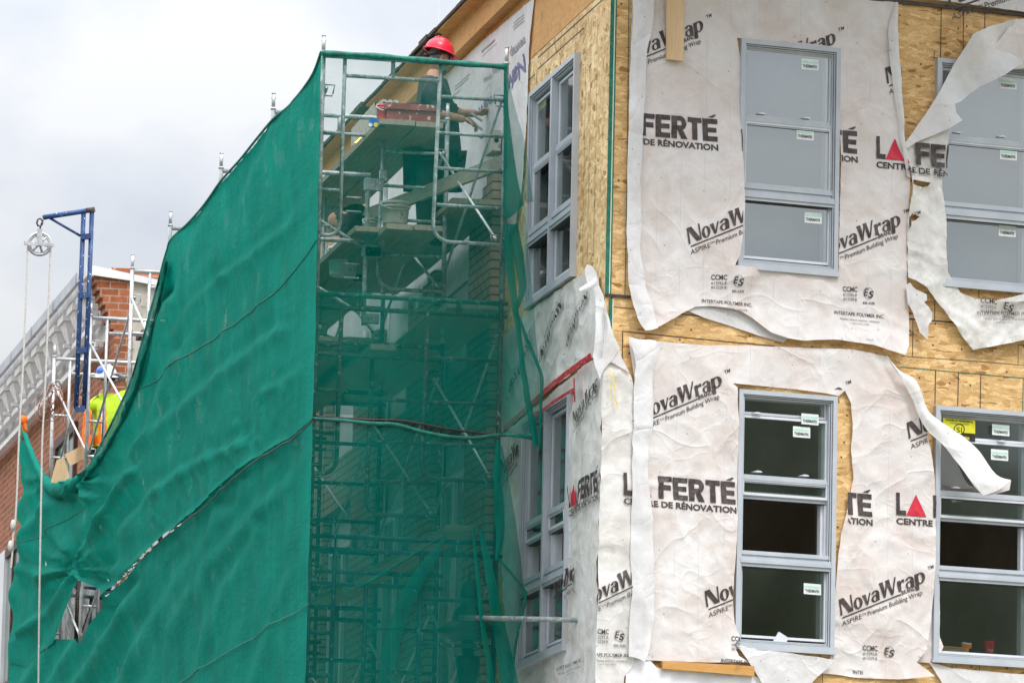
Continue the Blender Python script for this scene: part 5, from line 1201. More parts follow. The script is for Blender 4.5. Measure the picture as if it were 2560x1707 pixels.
# ------------------------------------------------------------------ old brick building further down the street
YD = 71.4; PD = PY(YD)
XD = toward(286, 846, YD).x
old = thing('old_brick_building', (XD, YD, 0), 'older red brick building with white bracketed cornice behind the scaffold', 'building')
def prism(pts, Y0, Y1):
    m = MB(); n = len(pts); a = [PY(Y0).P(x, y, 0) for x, y in pts]; b = [Vector((p.x, Y1, p.z)) for p in a]
    m.add(a+b, [list(range(n))[::-1], [i+n for i in range(n)]]+[(i, (i+1) % n, (i+1) % n+n, i+n) for i in range(n)]); return m
def uvbox(o, base):
    ul = o.data.uv_layers.new(name='metres')
    for p in o.data.polygons:
        for li in p.loop_indices:
            v = o.data.vertices[o.data.loops[li].vertex_index].co+base; ul.data[li].uv = (v.x, v.z) if abs(p.normal.y) > .6 else (v.y, v.z)
bp = [(236,688),(331,702),(322,2600),(268,2600),(286,846),(284,838),(284,822),(277,822),(277,800),(270,800),(270,780),(264,780),(264,762),(257,762),(257,744),(250,744),(250,726),(243,726),(243,708),(236,708)]
uvbox(prism(bp, YD, YD+.5).build('end_wall', M['old_brick'], old), BASE[old.name])
prism([(331.5,703),(470,722),(455,2600),(322.5,2600)], YD+.02, YD+.5).build('party_wall', M['block'], old)
zt_ = toward(286, 846, YD).z
m = MB(); m.box((XD, YD+.5, 0), (XD+8, 120, zt_+1.0)); uvbox(m.build('wall', M['old_brick'], old), BASE[old.name])
m = prism([(216,668),(236,664),(470,716),(470,728),(331,702),(236,688),(217,690)], YD-.05, YD+.55); m.build('cap_flashing', M['cap'], old)
prof = [(218,672),(221,704),(229,707),(233,722),(241,738),(250,762),(262,790),(268,790),(268,846),(286,846),(300,846),(300,672)]
prism(prof, YD+.505, 120).build('cornice', M['cornice'], old, smooth=False)
x0 = toward(216, 668, YD).x; zc = toward(218, 672, YD).z
m = MB(); m.box((x0-.05, YD+.505, zc-.10), (x0+.0, 120, zc+.04))
yy = YD+.6
while yy < 119: m.box((x0-.065, yy, zc-.105), (x0+.01, yy+.03, zc+.045)); yy += 2.4
m.build('gutter', M['greymetal'], old)
zf = toward(262, 790, YD).z; xf = toward(264, 790, YD).x
m = MB(); m.box((xf-.07, YD+.51, zf-.03), (xf+.02, 120, zf+.04)); m.build('moulding', M['cornice'], old); m = MB(); m.box((xf-.05, YD+.51, zt_-.04), (xf+.05, 120, zt_+.03)); m.build('moulding', M['cornice'], old)
zu = toward(229, 712, YD).z; xu = toward(229, 712, YD).x; first = None
for k in range(24):
    y = YD+.75+k*.98
    m = MB(); h = zu-zf
    m.hexa([(xf-.10, y+.16, zf+h*.12), (xf+.02, y+.16, zf+h*.12), (xf+.02, y+.36, zf+h*.12), (xf-.10, y+.36, zf+h*.12), (xu-.0, y, zu-h*.18), (xf, y, zu-h*.18), (xf, y+.52, zu-h*.18), (xu-.0, y+.52, zu-h*.18)])
    m.box((xu-.03, y-.04, zu-h*.17), (xf, y+.56, zu+.02)); m.box((xf-.17, y+.20, zf+h*.0), (xf+.0, y+.32, zf+h*.14))
    if first is None: first = m.build('bracket', M['cornice'], old)
    else:
        b = first.copy(); COL.objects.link(b); b.parent = old; b.location = (0, k*.98, 0)
PDW = Plane((XD, 0, 0), (0, 1, 0), (-1, 0, 0))
for (x0_, x1_, y0_, y1_) in ((196, 148, 1012, 1190), (60, 20, 1300, 1700)):
    a0, h1 = PDW.uv(x0_, y0_+40); a1 = PDW.uv(x1_, y0_)[0]; h0 = h1-2.1
    fr = MB(); fr.ring(PDW, a0, a1, h0, h1, .12, -.02, .05); fr.pbox(PDW, (a0+a1)/2-.05, (a0+a1)/2+.05, h0+.1, h1-.1, .0, .04); W_ = fr.build('window', M['oldwood'], old)
    g = MB(); g.add([PDW.w(a1-.1, h0+.1, .01), PDW.w(a0+.1, h0+.1, .01), PDW.w(a0+.1, h1-.1, .01), PDW.w(a1-.1, h1-.1, .01)], [(0, 1, 2, 3)]); g.build('pane', M['dglass'], W_)
for (xa, xb) in ((-3, 2), (9, 21)):
    m = MB(); a, b = PDW.uv(xb, 1395)[0], PDW.uv(xa, 1395)[0]; m.pbox(PDW, a, b, 2, PDW.uv(10, 1385)[1], .0, .06); m.build('trim_board', M['cap'], old)
# ------------------------------------------------------------------ blue hoist arm, pulley, ropes
YH = 59.0; PH = PY(YH-.08)
H = lambda x, y, d=0: PH.P(x, y, d)
hoist = thing('hoist_arm', H(206, 1024), 'worn blue steel hoist arm clamped upright to a scaffold pole', 'hoist')
m = MB(); m.tube([H(230, 524), H(221, 760), H(210, 1022)], .026, 10); m.tube([H(209, 531), H(200, 760), H(190, 1022)], .026, 10); m.tube([H(236, 524, .01), H(107, 544, .01)], .028, 10); m.tube([H(124, 545), H(205, 592)], .014, 8)
m.build('arm', M['hoistblue'], hoist, smooth=True)
for (x, y) in ((214, 592), (211, 739), (204, 877), (200, 1022)):
    m = MB(); m.beam(H(x-12, y+1, .01), H(x+12, y-1, .01), .07, .055); m.build('clamp', M['hoistblue'], hoist)
m = MB(); m.tube([H(215, 527, .012), H(237, 524, .012)], .0295, 10); m.build('rusty_tip', M['rust'], hoist, smooth=True)
pul = thing('pulley', H(99, 610), 'grey spoked pulley wheel hooked under the end of the hoist arm', 'pulley')
pw = lambda x, y, d=0: PY(YH-.12).P(x, y, d)
m = MB(); R_ = 28.5
m.tube([pw(99+R_*math.cos(t), 610+R_*.95*math.sin(t)) for t in [k*math.pi/14 for k in range(29)]], .017, 8, cap=False)
m.tube([pw(99+(R_-4)*math.cos(t), 610+(R_-4)*.95*math.sin(t)) for t in [k*math.pi/14 for k in range(29)]], .012, 6, cap=False)
for k in range(6): t = k*math.pi/3+.25; m.tube([pw(99, 610), pw(99+R_*math.cos(t), 610+R_*.95*math.sin(t))], .013, 6)
m.tube([pw(99, 610, .05), pw(99, 610, -.05)], .03, 10); m.build('wheel', M['galv'], pul, smooth=True)
m = MB(); m.beam(pw(60, 608, .05), pw(136, 613, .05), .02, .035); m.beam(pw(60, 608, -.05), pw(136, 613, -.05), .02, .035); m.beam(pw(99, 572, .05), pw(99, 615, .05), .05, .015, up=Vector((0, 1, 0))); m.beam(pw(99, 572, -.05), pw(99, 615, -.05), .05, .015, up=Vector((0, 1, 0))); m.build('yoke', M['galv'], pul)
m = MB(); m.tube([pw(x, y) for x, y in ((100,574),(101,566),(106,560),(106,552),(100,546),(94,550),(92,558),(95,565),(99,564))], .010, 6); m.tube([pw(102, 562), pw(108, 552), pw(108, 545)], .008, 6); m.build('hook', M['rust'], pul, smooth=True)
rp_ = thing('rope', H(99, 640), 'pale hoisting rope running down both sides of the spoked pulley', 'rope')
def ropeline(pts, nm='strand'):
    P = cspline([PY(YH-.13).P(x, y, 0) for x, y in pts], 8); m = MB(); m.tube(P, .0105, 7); return m.build(nm, M['rope'], rp_, smooth=True)
ropeline([(69.5,606),(67,690),(62,820),(56,950),(51,1035),(47,1110),(43,1220),(38,1310),(33,1340),(31,1380),(28,1420)])
ropeline([(127.5,607),(122,740),(117,880),(111,1010),(106,1100),(103,1250),(100,1420),(98,1560),(96,1760)])
c = PY(YH-.14).P(33, 1312, 0)
for q_ in (c, c+Vector((-.02, 0, -.22))): m = MB(); m.sphere(q_, (.03, .03, .06), 10, 8); m.build('knot', M['rope'], rp_, smooth=True)
m = MB(); c = PY(60).P(58, 1050, 0); 
m.sphere(c, (.05, .04, .05), 10, 8, 0, lambda p: p*(1+.4*noise.noise(p*2.3))); m.tube([c+Vector((-.04, 0, .04)), c, c+Vector((.02, 0, -.1)), c+Vector((.05, 0, -.13))], [.015, .03, .025, .01], 8)
tag(m.build('orange_tie', M['orange'], smooth=True), 'orange cloth tie at the upper left corner of the green net', 'tie')
rnd = random.Random(12); m = MB()
for k in range(15):
    cx_, cy_ = rnd.uniform(112, 142), rnd.uniform(985, 1030); a0 = rnd.uniform(0, 6); rx_, ry_ = rnd.uniform(8, 26), rnd.uniform(16, 44); tl = rnd.uniform(-.5, .5)
    P = [PY(61.2+rnd.uniform(-.2, .2)).P(cx_+rx_*math.cos(a0+t*.6)+tl*ry_*math.sin(a0+t*.6), cy_+ry_*math.sin(a0+t*.6), 0) for t in range(9)]
    m.tube(cspline(P, 3), .0045, 5)
tag(m.build('wire_coil', M['wire']), 'loose tangle of rusty copper wire hung on a scaffold pole', 'wire')
def bpx(nm, p, q, Y, w, h, mat, lab, cat, Y2=None):
    m = MB(); m.beam(toward(*p, Y), toward(*q, Y2 or Y), w, h); return tag(m.build(nm, M[mat]), lab, cat)
bpx('lumber_board', (168, 1150), (246, 1112), 61.0, .04, .14, 'lumber', 'fresh lumber board on the far scaffold bay below the orange-vested worker', 'board')
m = prism([(128,1205),(142,1150),(160,1140),(174,1190),(165,1215)], 60.2, 60.23); tag(m.build('plywood_offcut', M['lumber']), 'pointed plywood offcut standing behind the gathered green net', 'board')
# ------------------------------------------------------------------ street lamp and steel pipe by the corner
YLp = YS+.55; lp_ = lambda x, y: toward(x, y, YLp)
b0 = lp_(1172, 1560); lam = thing('street_lamp', (b0.x, YLp, .12), 'dark green ornamental street lamp half hidden behind the lower net', 'street lamp')
def zl(y): return lp_(1172, y).z
s_ = 1/305.
m = MB(); m.lathe((b0.x, YLp, 0), [(0.002, zl(1424)), (3.5*s_, zl(1432)), (2*s_, zl(1440)), (7*s_, zl(1450)), (18*s_, zl(1458)), (22*s_, zl(1472)), (25*s_, zl(1478)), (24*s_, zl(1488)), (26*s_, zl(1494)), (22*s_, zl(1498))], 20); m.build('cap', M['lamp'], lam, smooth=True)
m = MB(); m.lathe((b0.x, YLp, 0), [(22*s_, zl(1498)), (21*s_, zl(1512)), (36*s_, zl(1524)), (42*s_, zl(1550)), (60*s_, zl(1562)), (80*s_, zl(1574)), (82*s_, zl(1580)), (66*s_, zl(1592)), (40*s_, zl(1600))], 24); m.build('lamp_shade', M['lamp'], lam, smooth=True)
m = MB(); m.lathe((b0.x, YLp, 0), [(14*s_, zl(1600)), (16*s_, zl(1640)), (30*s_, zl(1640)), (30*s_, zl(1660)), (22*s_, zl(1720)), (24*s_, 2.5), (34*s_, .6), (52*s_, .5), (52*s_, .125)], 16); m.build('post', M['lamp'], lam, smooth=True)
m = MB(); a = toward(1150, 1543, YS+.1); b = toward(1450, 1549, YS-1.1); c = toward(1486, 1553, YS-1.2); m.tube([a, b, b.lerp(c, .5), c], [.021, .021, .016, .004], 12)
tag(m.build('steel_pipe', M['galvd'], smooth=True), 'mortar-splashed steel pipe with flattened tip sticking out towards the corner', 'pipe')
# ------------------------------------------------------------------ tools and materials on the planks
tch = thing('tool_chest', toward(1015, 302, 46.9), 'long maroon tool chest on the topmost planks beside the mason', 'tool chest')
def tb(x0, y0, x1, y1, Y, dep, mb=None, mi=0):
    a = toward(x0, y1, Y); b = toward(x1, y0, Y); mb = mb or MB(); mb.box((a.x, Y, a.z), (b.x, Y+dep, b.z), mi); return mb
tb(970, 269, 1092, 302, 46.6, .30).build('box', M['toolbox'], tch); tb(966, 264, 1096, 271, 46.58, .34).build('lid', M['toolbox'], tch)
m = MB(); P = [toward(x, y, 46.75) for x, y in ((1012, 264), (1020, 259), (1040, 258), (1050, 264))]; m.tube(cspline(P, 4), .008, 6); m.build('handle', M['black'], tch)
def bucket(x, y0, y1, w, Y, mat, label, wtop=None, name='bucket'):
    c = toward(x, y1, Y); tz = toward(x, y0, Y).z; r = w/2/(F/(Y*1.03)); h = tz-c.z
    t = thing(name, c, label, 'bucket', 'buckets on the scaffold'); m = MB()
    m.lathe(c, [(r*.84, 0), (r*.86, .01), (r*.95, h*.72), (r*1.02, h*.725), (r*1.02, h*.76), (r*.96, h*.765), (r*.98, h*.88), (r*1.05, h*.885), (r*1.05, h*.93), (r*.99, h*.935), (r, h), (r*.95, h), (r*.9, h*.5)], 24)
    m.build('body', M[mat], t, smooth=True)
    m = MB(); P = [c+Vector((r*1.04*math.cos(a), -r*1.04*abs(math.sin(a))*.9-.01, h*.9-abs(math.sin(a))*h*.32)) for a in [math.pi*k/12 for k in range(13)]]
    m.tube(P, .004, 5); m.build('handle', M['galv'], t); return t
bucket(987, 506, 562, 74, 47.0, 'bucketd', 'mortar-smeared bucket on the plank pair, behind the mason’s legs')
bucket(924, 548, 592, 38, 47.3, 'bucketd', 'small grey mortar bucket beside the big smeared one')
bucket(857, 618, 690, 78, 48.3, 'bucket', 'white bucket with faint blue print on the outer plank')
rb = bucket(957, 262, 304, 34, 46.75, 'redplastic', 'faded red bucket at the left end of the maroon tool chest')
lv = thing('spirit_level', toward(940, 318, 46.55), 'blue spirit level poking out past the left top plank', 'level'); m = MB(); m.box(*[Vector(v) for v in ((toward(919, 321, 46.5).x, 46.4, toward(919, 321, 46.5).z), (toward(958, 305, 46.5).x, 46.46, toward(958, 304, 46.5).z))]); m.build('body', M['levelblue'], lv)
for xx, r in ((926, 5), (940, 6)):
    c = toward(xx, 312.5, 46.39); m = MB(); m.tube([c+Vector((0, .012, 0)), c], r/300, 12); m.build('vial', M['stk'] if r == 5 else M['yellow'], lv)
m = MB(); m.beam(toward(889, 362, 47.6), toward(911, 341, 47.9), .03, .03); tag(m.build('yellow_level', M['yellow']), 'yellow level lying beyond the left top plank', 'level')
def hollow(nm, x, y, w, h, Y, label, holes=3, grp='hollow blocks stacked on the scaffold'):
    m = MB(); a = toward(x, y+h, Y); b = toward(x+w, y, Y); W3, H3 = b.x-a.x, b.z-a.z
    # face with round core holes: a plate around n octagons, plus the block's sides
    n = holes; cw = W3/n
    for k in range(n):
        cx3, cz3, r = a.x+cw*(k+.5), a.z+H3*.5, min(cw, H3)*.30; corners = [(a.x+cw*k, a.z), (a.x+cw*(k+1), a.z), (a.x+cw*(k+1), b.z), (a.x+cw*k, b.z)]
        out = []; inn = []
        for j in range(16):
            t = 2*math.pi*j/16; c_, s2 = math.cos(t), math.sin(t); q = max(abs(c_)/(cw/2), abs(s2)/(H3/2)); out.append((cx3+c_/q, Y, cz3+s2/q)); inn.append((cx3+r*c_, Y, cz3+r*s2))
        bk2 = [(p[0], Y+.08, p[2]) for p in inn]
        m.add(out+inn+bk2, [(j, (j+1) % 16, (j+1) % 16+16, j+16) for j in range(16)]+[(j+16, (j+1) % 16+16, (j+1) % 16+32, j+32) for j in range(16)]+[[j+32 for j in range(16)]])
    m.add([(a.x, Y, a.z), (b.x, Y, a.z), (b.x, Y+.3, a.z), (a.x, Y+.3, a.z), (a.x, Y, b.z), (b.x, Y, b.z), (b.x, Y+.3, b.z), (a.x, Y+.3, b.z)], [(0, 3, 2, 1), (4, 5, 6, 7), (1, 2, 6, 5), (2, 3, 7, 6), (3, 0, 4, 7)])
    return tag(m.build(nm, M['block']), label, 'block', grp)
hollow('hollow_block', 953, 251, 44, 18, 47.9, 'hollow masonry block showing three cores behind the maroon tool chest')
for k in range(5): hollow('hollow_block', 936-k*11, 256+k*13, 10, 66-k*5, 48.3+k*.25, ['nearest', 'second', 'third', 'fourth', 'farthest'][k]+' upright hollow block in the row left of the red bucket', 1)
hollow('hollow_block', 866, 386, 46, 14, 49.2, 'hollow masonry block lying low on the far top plank', 3)
hb = hollow('hollow_block', 1230, 326, 23, 50, 46.9, 'two-cored masonry block standing on top of the nearest brick pier', 1)
m = MB(); m.box(tuple(toward(860, 399, 49.0)), tuple(toward(905, 394, 49.0)+Vector((0, .3, 0)))); tag(m.build('red_tray', M['redplastic']), 'flat red tray on the far top plank', 'tray')
# taut mason's lines
for (x0_, y0_, x1_, y1_) in ((1097, 0, 1096, 105), (1242, 0, 1242, 100)):
    m = MB(); m.tube([toward(x0_, y0_, 49.0), toward(x1_, y1_, 49.0)], .002, 4); tag(m.build('plumb_line', M['stk']), 'thin white plumb line hanging from the eave '+('above the red helmet' if x0_ < 1150 else 'in front of the mirrored wrap'), 'string')
m = MB(); PXE = Plane((xe, 0, 0), (0, 1, 0), (-1, 0, 0)); P = [PXE.P(x, y, .0) for x, y in ((1030,150),(1038,128),(1050,108),(1064,94),(1080,88),(1092,86),(1078,104),(1062,122),(1046,142))]
P2 = [p+Vector((.5, .1, .12)) for p in P]; m.add(P+P2, [list(range(9))]+[(i, (i+1) % 9, (i+1) % 9+9, i+9) for i in range(9)]+[[i+9 for i in range(9)][::-1]])
tag(m.build('roofing_flap', M['shingle']), 'dark roofing membrane flap curling over the eave behind the red helmet', 'roofing')

tarp = [(110,1400),(165,1395),(210,1400),(300,1420),(300,1500),(270,1560),(250,1660),(120,1680),(110,1560)]
PT = Plane((XL+.9, 0, 0), (0, 1, 0), (-1, 0, 0))
tag(sheet('plastic_tarp', PT, tarp, [], 0, crumple(.10, 131, .5, 1), M['tarp'], (.2, .08), seed=131), 'plastic tarp coloured dark, glimpsed through the gap in the green net', 'tarp')
# ------------------------------------------------------------------ people
def skinned(joints, edges, sub=2):
    names = list(joints); me = bpy.data.meshes.new('body'); me.from_pydata([joints[n][0] for n in names], [(names.index(a), names.index(b)) for a, b in edges], [])
    o = bpy.data.objects.new('body', me); COL.objects.link(o)
    sk = o.modifiers.new('skin', 'SKIN'); sk.use_smooth_shade = True
    for i, n in enumerate(names):
        v = me.skin_vertices[0].data[i]; r = joints[n][1]; v.radius = r if isinstance(r, tuple) else (r, r); v.use_root = (i == 0)
    ss = o.modifiers.new('sub', 'SUBSURF'); ss.levels = sub; ss.render_levels = sub
    dg = bpy.context.evaluated_depsgraph_get(); ev = o.evaluated_get(dg); m2 = ev.to_mesh()
    v = [p.co.copy() for p in m2.vertices]; f = [list(p.vertices) for p in m2.polygons]; ev.to_mesh_clear()
    bpy.data.objects.remove(o); bpy.data.meshes.remove(me); return v, f
def clothe(mb, v, f, jt):
    # the covered parts of the body take the colour of what covers them
    bare = {('neckb','neckt'), ('eln','wrn'), ('elf','wrf')}
    segs = [(jt[a][0], jt[b][0], 0 if (a, b) in bare else (2 if a in ('pelvis', 'waist', 'chest', 'shn', 'shf') and b not in ('hipn', 'hipf') else 3)) for a, b in ed]
    for i, fc in enumerate(f):
        c = sum((v[k] for k in fc), Vector())/len(fc); best = 9e9
        for a, b, mi in segs:
            t = max(0, min(1, (c-a).dot(b-a)/(b-a).length_squared)); d = (c-a-(b-a)*t).length
            if d < best: best, m_ = d, mi
        mb.m[i] = m_
ed = [('pelvis','waist'),('waist','chest'),('chest','neckb'),('neckb','neckt'),('chest','shn'),('shn','eln'),('eln','wrn'),('chest','shf'),('shf','elf'),('elf','wrf'),('pelvis','hipn'),('hipn','knn'),('knn','ann'),('ann','ton'),('pelvis','hipf'),('hipf','knf'),('knf','anf'),('anf','tof')]
def hand(mb, wrist, d, palm_n, curl=.5, mi=0, k=1.):
    d = d.normalized(); palm_n = (palm_n-d*palm_n.dot(d)).normalized(); s = d.cross(palm_n)
    c = wrist+d*.045*k; rt = Matrix((s, d, palm_n)).transposed()
    mb.sphere(c, 1, 10, 8, mi, lambda p: rt @ Vector((p.x*.042*k, p.y*.055*k, p.z*.020*k)))
    for i, (o, l) in enumerate(((-.030, .070), (-.010, .080), (.010, .076), (.029, .060))):
        p = wrist+d*.088*k+s*o*k; pts = [p-d*.02*k, p]; a = 0
        for q, fr in enumerate((.45, .33, .25)):
            a += curl*(.7+.25*q); p = p+(d*math.cos(a)+palm_n*math.sin(a))*l*fr*k; pts.append(p)
        mb.tube(pts, [.0095*k, .0098*k, .009*k, .0082*k, .006*k], 7, mi)
    p = wrist+d*.03*k-s*.036*k; mb.tube([p, p+(d*.5-s*.7+palm_n*.3).normalized()*.035*k, p+(d*.8-s*.55+palm_n*.5).normalized()*.068*k], [.013*k, .011*k, .008*k], 7, mi)
def head(mb, c, fwd, up):
    """skin head with nose, ears, eyes, mouth; materials: 0 skin, 1 dark"""
    fwd = fwd.normalized(); up = (up-fwd*up.dot(fwd)).normalized(); rt_ = fwd.cross(up); B = Matrix((rt_, fwd, up)).transposed()
    def shp(p):
        q = Vector(p); w_ = .076*(1-.22*max(0, -q.z)); return B @ Vector((q.x*w_, q.y*(.097 if q.y < 0 else .092)*(1-.12*max(0, -q.z)), q.z*.122))
    mb.sphere(c, 1, 18, 14, 0, shp)
    at = lambda x, y, z: c+B @ Vector((x, y, z))
    mb.tube([at(0, .085, .02), at(0, .104, -.012), at(0, .108, -.024), at(0, .088, -.032)], [.007, .011, .013, .008], 8, 0)
    for s in (-1, 1):
        mb.sphere(at(s*.076, -.008, -.008), 1, 8, 8, 0, lambda p: B @ Vector((p.x*.008, p.y*.018, p.z*.031)))
        mb.sphere(at(s*.031, .082, .018), .0105, 8, 6, 1); mb.tube([at(s*.014, .093, .034), at(s*.046, .083, .034)], .006, 6, 1)
    mb.tube([at(-.024, .083, -.060), at(0, .090, -.060), at(.024, .083, -.060)], .0045, 6, 1)
    return at, B
def helmet(at, B, par, mat, extra=None):
    m = MB(); k0 = len(m.v)
    vs = []; rows = 8; n = 26
    for i in range(rows+1):
        ph = math.pi/2*i/rows
        for j in range(n):
            t = 2*math.pi*j/n; r = math.cos(ph)
            vs.append(at(.112*r*math.cos(t), -.005+.135*r*math.sin(t), .062+.118*math.sin(ph)))
    fs = [(i*n+j, i*n+(j+1) % n, (i+1)*n+(j+1) % n, (i+1)*n+j) for i in range(rows) for j in range(n)]
    m.add(vs, fs)
    br = []
    for (o, dz) in ((0, .066), (0, .050), (1, .048), (1, .056)):
        for j in range(n):
            t = 2*math.pi*j/n; ex = (.016+.042*max(0, math.sin(t))**2)*o; br.append(at((.112+ex*.7)*math.cos(t), -.005+(.135+ex)*math.sin(t), dz-(.012*max(0, math.sin(t)) if o else 0)))
    m.add(br, [(r*n+j, r*n+(j+1) % n, ((r+1) % 4)*n+(j+1) % n, ((r+1) % 4)*n+j) for r in range(4) for j in range(n)])
    for x in (-.02, .02): m.tube([at(x, .10, .125), at(x, .03, .180), at(x, -.06, .178), at(x, -.115, .12)], .006, 6)
    h = m.build('helmet', M[mat], par, smooth=True)
    m = MB(); m.tube([at(.086*math.cos(t), -.005+.105*math.sin(t), .045-.05*max(0, -math.sin(t))) for t in [2*math.pi*j/20 for j in range(21)]], .012, 6); m.sphere(at(0, -.115, -.012), (.03, .02, .02), 8, 6)
    m.build('suspension_band', M['black'], par, smooth=True); return h
# mason in dark clothes, seen in profile reaching to the wall
YW = 47.45
def J(x, y, dy=0, r=.05): return (toward(x, y, YW+dy), r)
base = toward(1085, 610, YW); mason = None
jt = {'pelvis': J(1080, 398, 0, (.20, .17)), 'waist': J(1086, 340, 0, (.22, .19)), 'chest': J(1080, 264, 0, (.23, .21)), 'neckb': J(1082, 198, 0, (.085, .085)), 'neckt': J(1090, 170, 0, .055),
      'shn': J(1080, 226, -.20, .068), 'eln': J(1096, 286, -.27, .047), 'wrn': J(1164, 300, -.16, .034), 'shf': J(1088, 226, .20, .068), 'elf': J(1142, 284, .26, .047), 'wrf': J(1196, 284, .14, .034),
      'hipn': J(1078, 415, -.10, .098), 'knn': J(1066, 500, -.11, .068), 'ann': J(1066, 596, -.11, .045), 'ton': J(1096, 608, -.12, .038), 'hipf': J(1088, 415, .10, .098), 'knf': J(1086, 500, .12, .068), 'anf': J(1080, 598, .14, .045), 'tof': J(1110, 608, .15, .038)}
ed = [('pelvis','waist'),('waist','chest'),('chest','neckb'),('neckb','neckt'),('chest','shn'),('shn','eln'),('eln','wrn'),('chest','shf'),('shf','elf'),('elf','wrf'),('pelvis','hipn'),('hipn','knn'),('knn','ann'),('ann','ton'),('pelvis','hipf'),('hipf','knf'),('knf','anf'),('anf','tof')]
v, f = skinned(jt, ed); mb = MB(); mb.add(v, f); clothe(mb, v, f, jt)
hc = toward(1096, 146, YW); at, B = head(mb, hc, Vector((.93, .30, -.22)), Vector((.2, 0, 1)))
wn_ = jt['wrn'][0]; wf_ = jt['wrf'][0]
hand(mb, wn_, Vector((.9, .1, -.35)), Vector((-.1, .2, -1)), .75); hand(mb, wf_, Vector((.95, .1, .25)), Vector((.2, -.5, -.9)), .35)
mason = mb.build('person', [M['skin'], M['black'], M['darkshirt'], M['trouser']], None, smooth=True, base=base)
tag(mason, 'bearded mason in red helmet and dark shirt reaching to the wall', 'person', 'people working on the scaffold')
def dress(par, nm, keys, edges, mat, grow, over={}):
    J2 = {k: (over.get(k, jt_[k][0]), tuple(c+grow for c in jt_[k][1]) if isinstance(jt_[k][1], tuple) else jt_[k][1]+grow) for k in keys}
    v, f = skinned(J2, edges); m = MB(); m.add(v, f); return m.build(nm, M[mat], par, smooth=True)
jt_ = jt
up_ = lambda k, q, t: jt[k][0].lerp(jt[q][0], t)
dress(mason, 'shirt', ['waist', 'pelvis', 'chest', 'neckb', 'shn', 'eln', 'shf', 'elf'], [('waist','pelvis'),('waist','chest'),('chest','neckb'),('chest','shn'),('shn','eln'),('chest','shf'),('shf','elf')], 'darkshirt', .045, {'eln': up_('shn', 'eln', .72), 'elf': up_('shf', 'elf', .72), 'neckb': up_('neckb', 'chest', 0), 'pelvis': up_('pelvis', 'waist', -.15)+Vector((.05, 0, 0))})
dress(mason, 'trousers', ['pelvis', 'hipn', 'knn', 'ann', 'hipf', 'knf', 'anf'], [('pelvis','hipn'),('hipn','knn'),('knn','ann'),('pelvis','hipf'),('hipf','knf'),('knf','anf')], 'trouser', .038)
helmet(at, B, mason, 'redhat')
m = MB(); m.sphere(hc, 1, 16, 10, 0, lambda p: B @ Vector((p.x*.081, p.y*.088-.018, p.z*.085-.004)) if p.y < .35 else B @ Vector((p.x*.07, .02, p.z*.07))); m.build('hair', M['hair'], mason, smooth=True)
m = MB(); m.sphere(at(0, .052, -.085), 1, 12, 8, 0, lambda p: B @ Vector((p.x*.062, p.y*.052, p.z*.052))); m.build('beard', M['hair'], mason, smooth=True)
m = MB(); tp = jt['wrn'][0]+Vector((.10, -.01, -.05)); m.tube([tp+Vector((-.08, 0, .07)), tp, tp+Vector((.05, 0, -.03))], .012, 8); m.beam(tp+Vector((-.06, -.03, .10)), tp+Vector((.04, -.03, .04)), .05, .012)
m.add([tp+Vector(q) for q in ((-.02, -.02, -.07), (.06, -.02, -.10), (.05, .04, -.105), (-.02, .04, -.07))], [(0, 1, 2, 3)]); tag(m.build('pointing_trowel', M['galv']), 'small steel trowel held in the mason’s lowered hand', 'trowel')
# worker in lime shirt on the far bay, facing the viewer
YV = 61.0
def J(x, y, dy=0, r=.05): return (toward(x, y, YV+dy), r)
sc2 = 1.0
jt = {'pelvis': J(262, 1120, 0, (.15, .11)), 'waist': J(263, 1085, 0, (.15, .11)), 'chest': J(266, 1022, 0, (.165, .12)), 'neckb': J(266, 988, 0, .07), 'neckt': J(265, 968, 0, .055),
      'shn': J(240, 1002, 0, .066), 'eln': J(210, 1032, -.05, .046), 'wrn': J(203, 988, -.12, .034), 'shf': J(294, 1000, 0, .066), 'elf': J(326, 975, .05, .046), 'wrf': J(312, 948, -.06, .034),
      'hipn': J(252, 1135, 0, .095), 'knn': J(250, 1220, 0, .07), 'ann': J(248, 1310, 0, .05), 'ton': J(246, 1316, -.15, .04), 'hipf': J(274, 1135, 0, .095), 'knf': J(275, 1220, 0, .07), 'anf': J(275, 1310, 0, .05), 'tof': J(277, 1316, -.15, .04)}
v, f = skinned(jt, ed); mb = MB(); mb.add(v, f); clothe(mb, v, f, jt)
hc = toward(266, 952, YV); at, B = head(mb, hc, Vector((.15, -.95, -.12)), Vector((0, 0, 1)))
hand(mb, jt['wrn'][0], Vector((-.1, -.2, 1)), Vector((1, 0, 0)), .9)
w2 = mb.build('person', [M['skin'], M['black'], M['hivis'], M['trouser']], None, smooth=True, base=toward(262, 1318, YV)); tag(w2, 'worker in lime shirt, orange bands and white helmet, raising a gloved hand', 'person', 'people working on the scaffold')
jt_ = jt; up_ = lambda k, q, t: jt[k][0].lerp(jt[q][0], t)
shirt = dress(w2, 'shirt', ['waist', 'pelvis', 'chest', 'neckb', 'shn', 'eln', 'shf', 'elf'], [('waist','pelvis'),('waist','chest'),('chest','neckb'),('chest','shn'),('shn','eln'),('chest','shf'),('shf','elf')], 'hivis', .030, {'eln': up_('shn', 'eln', .8), 'elf': up_('shf', 'elf', .8), 'neckb': up_('neckb', 'chest', .12)})
dress(w2, 'trousers', ['pelvis', 'hipn', 'knn', 'ann', 'hipf', 'knf', 'anf'], [('pelvis','hipn'),('hipn','knn'),('knn','ann'),('pelvis','hipf'),('hipf','knf'),('knf','anf')], 'trouser', .024)
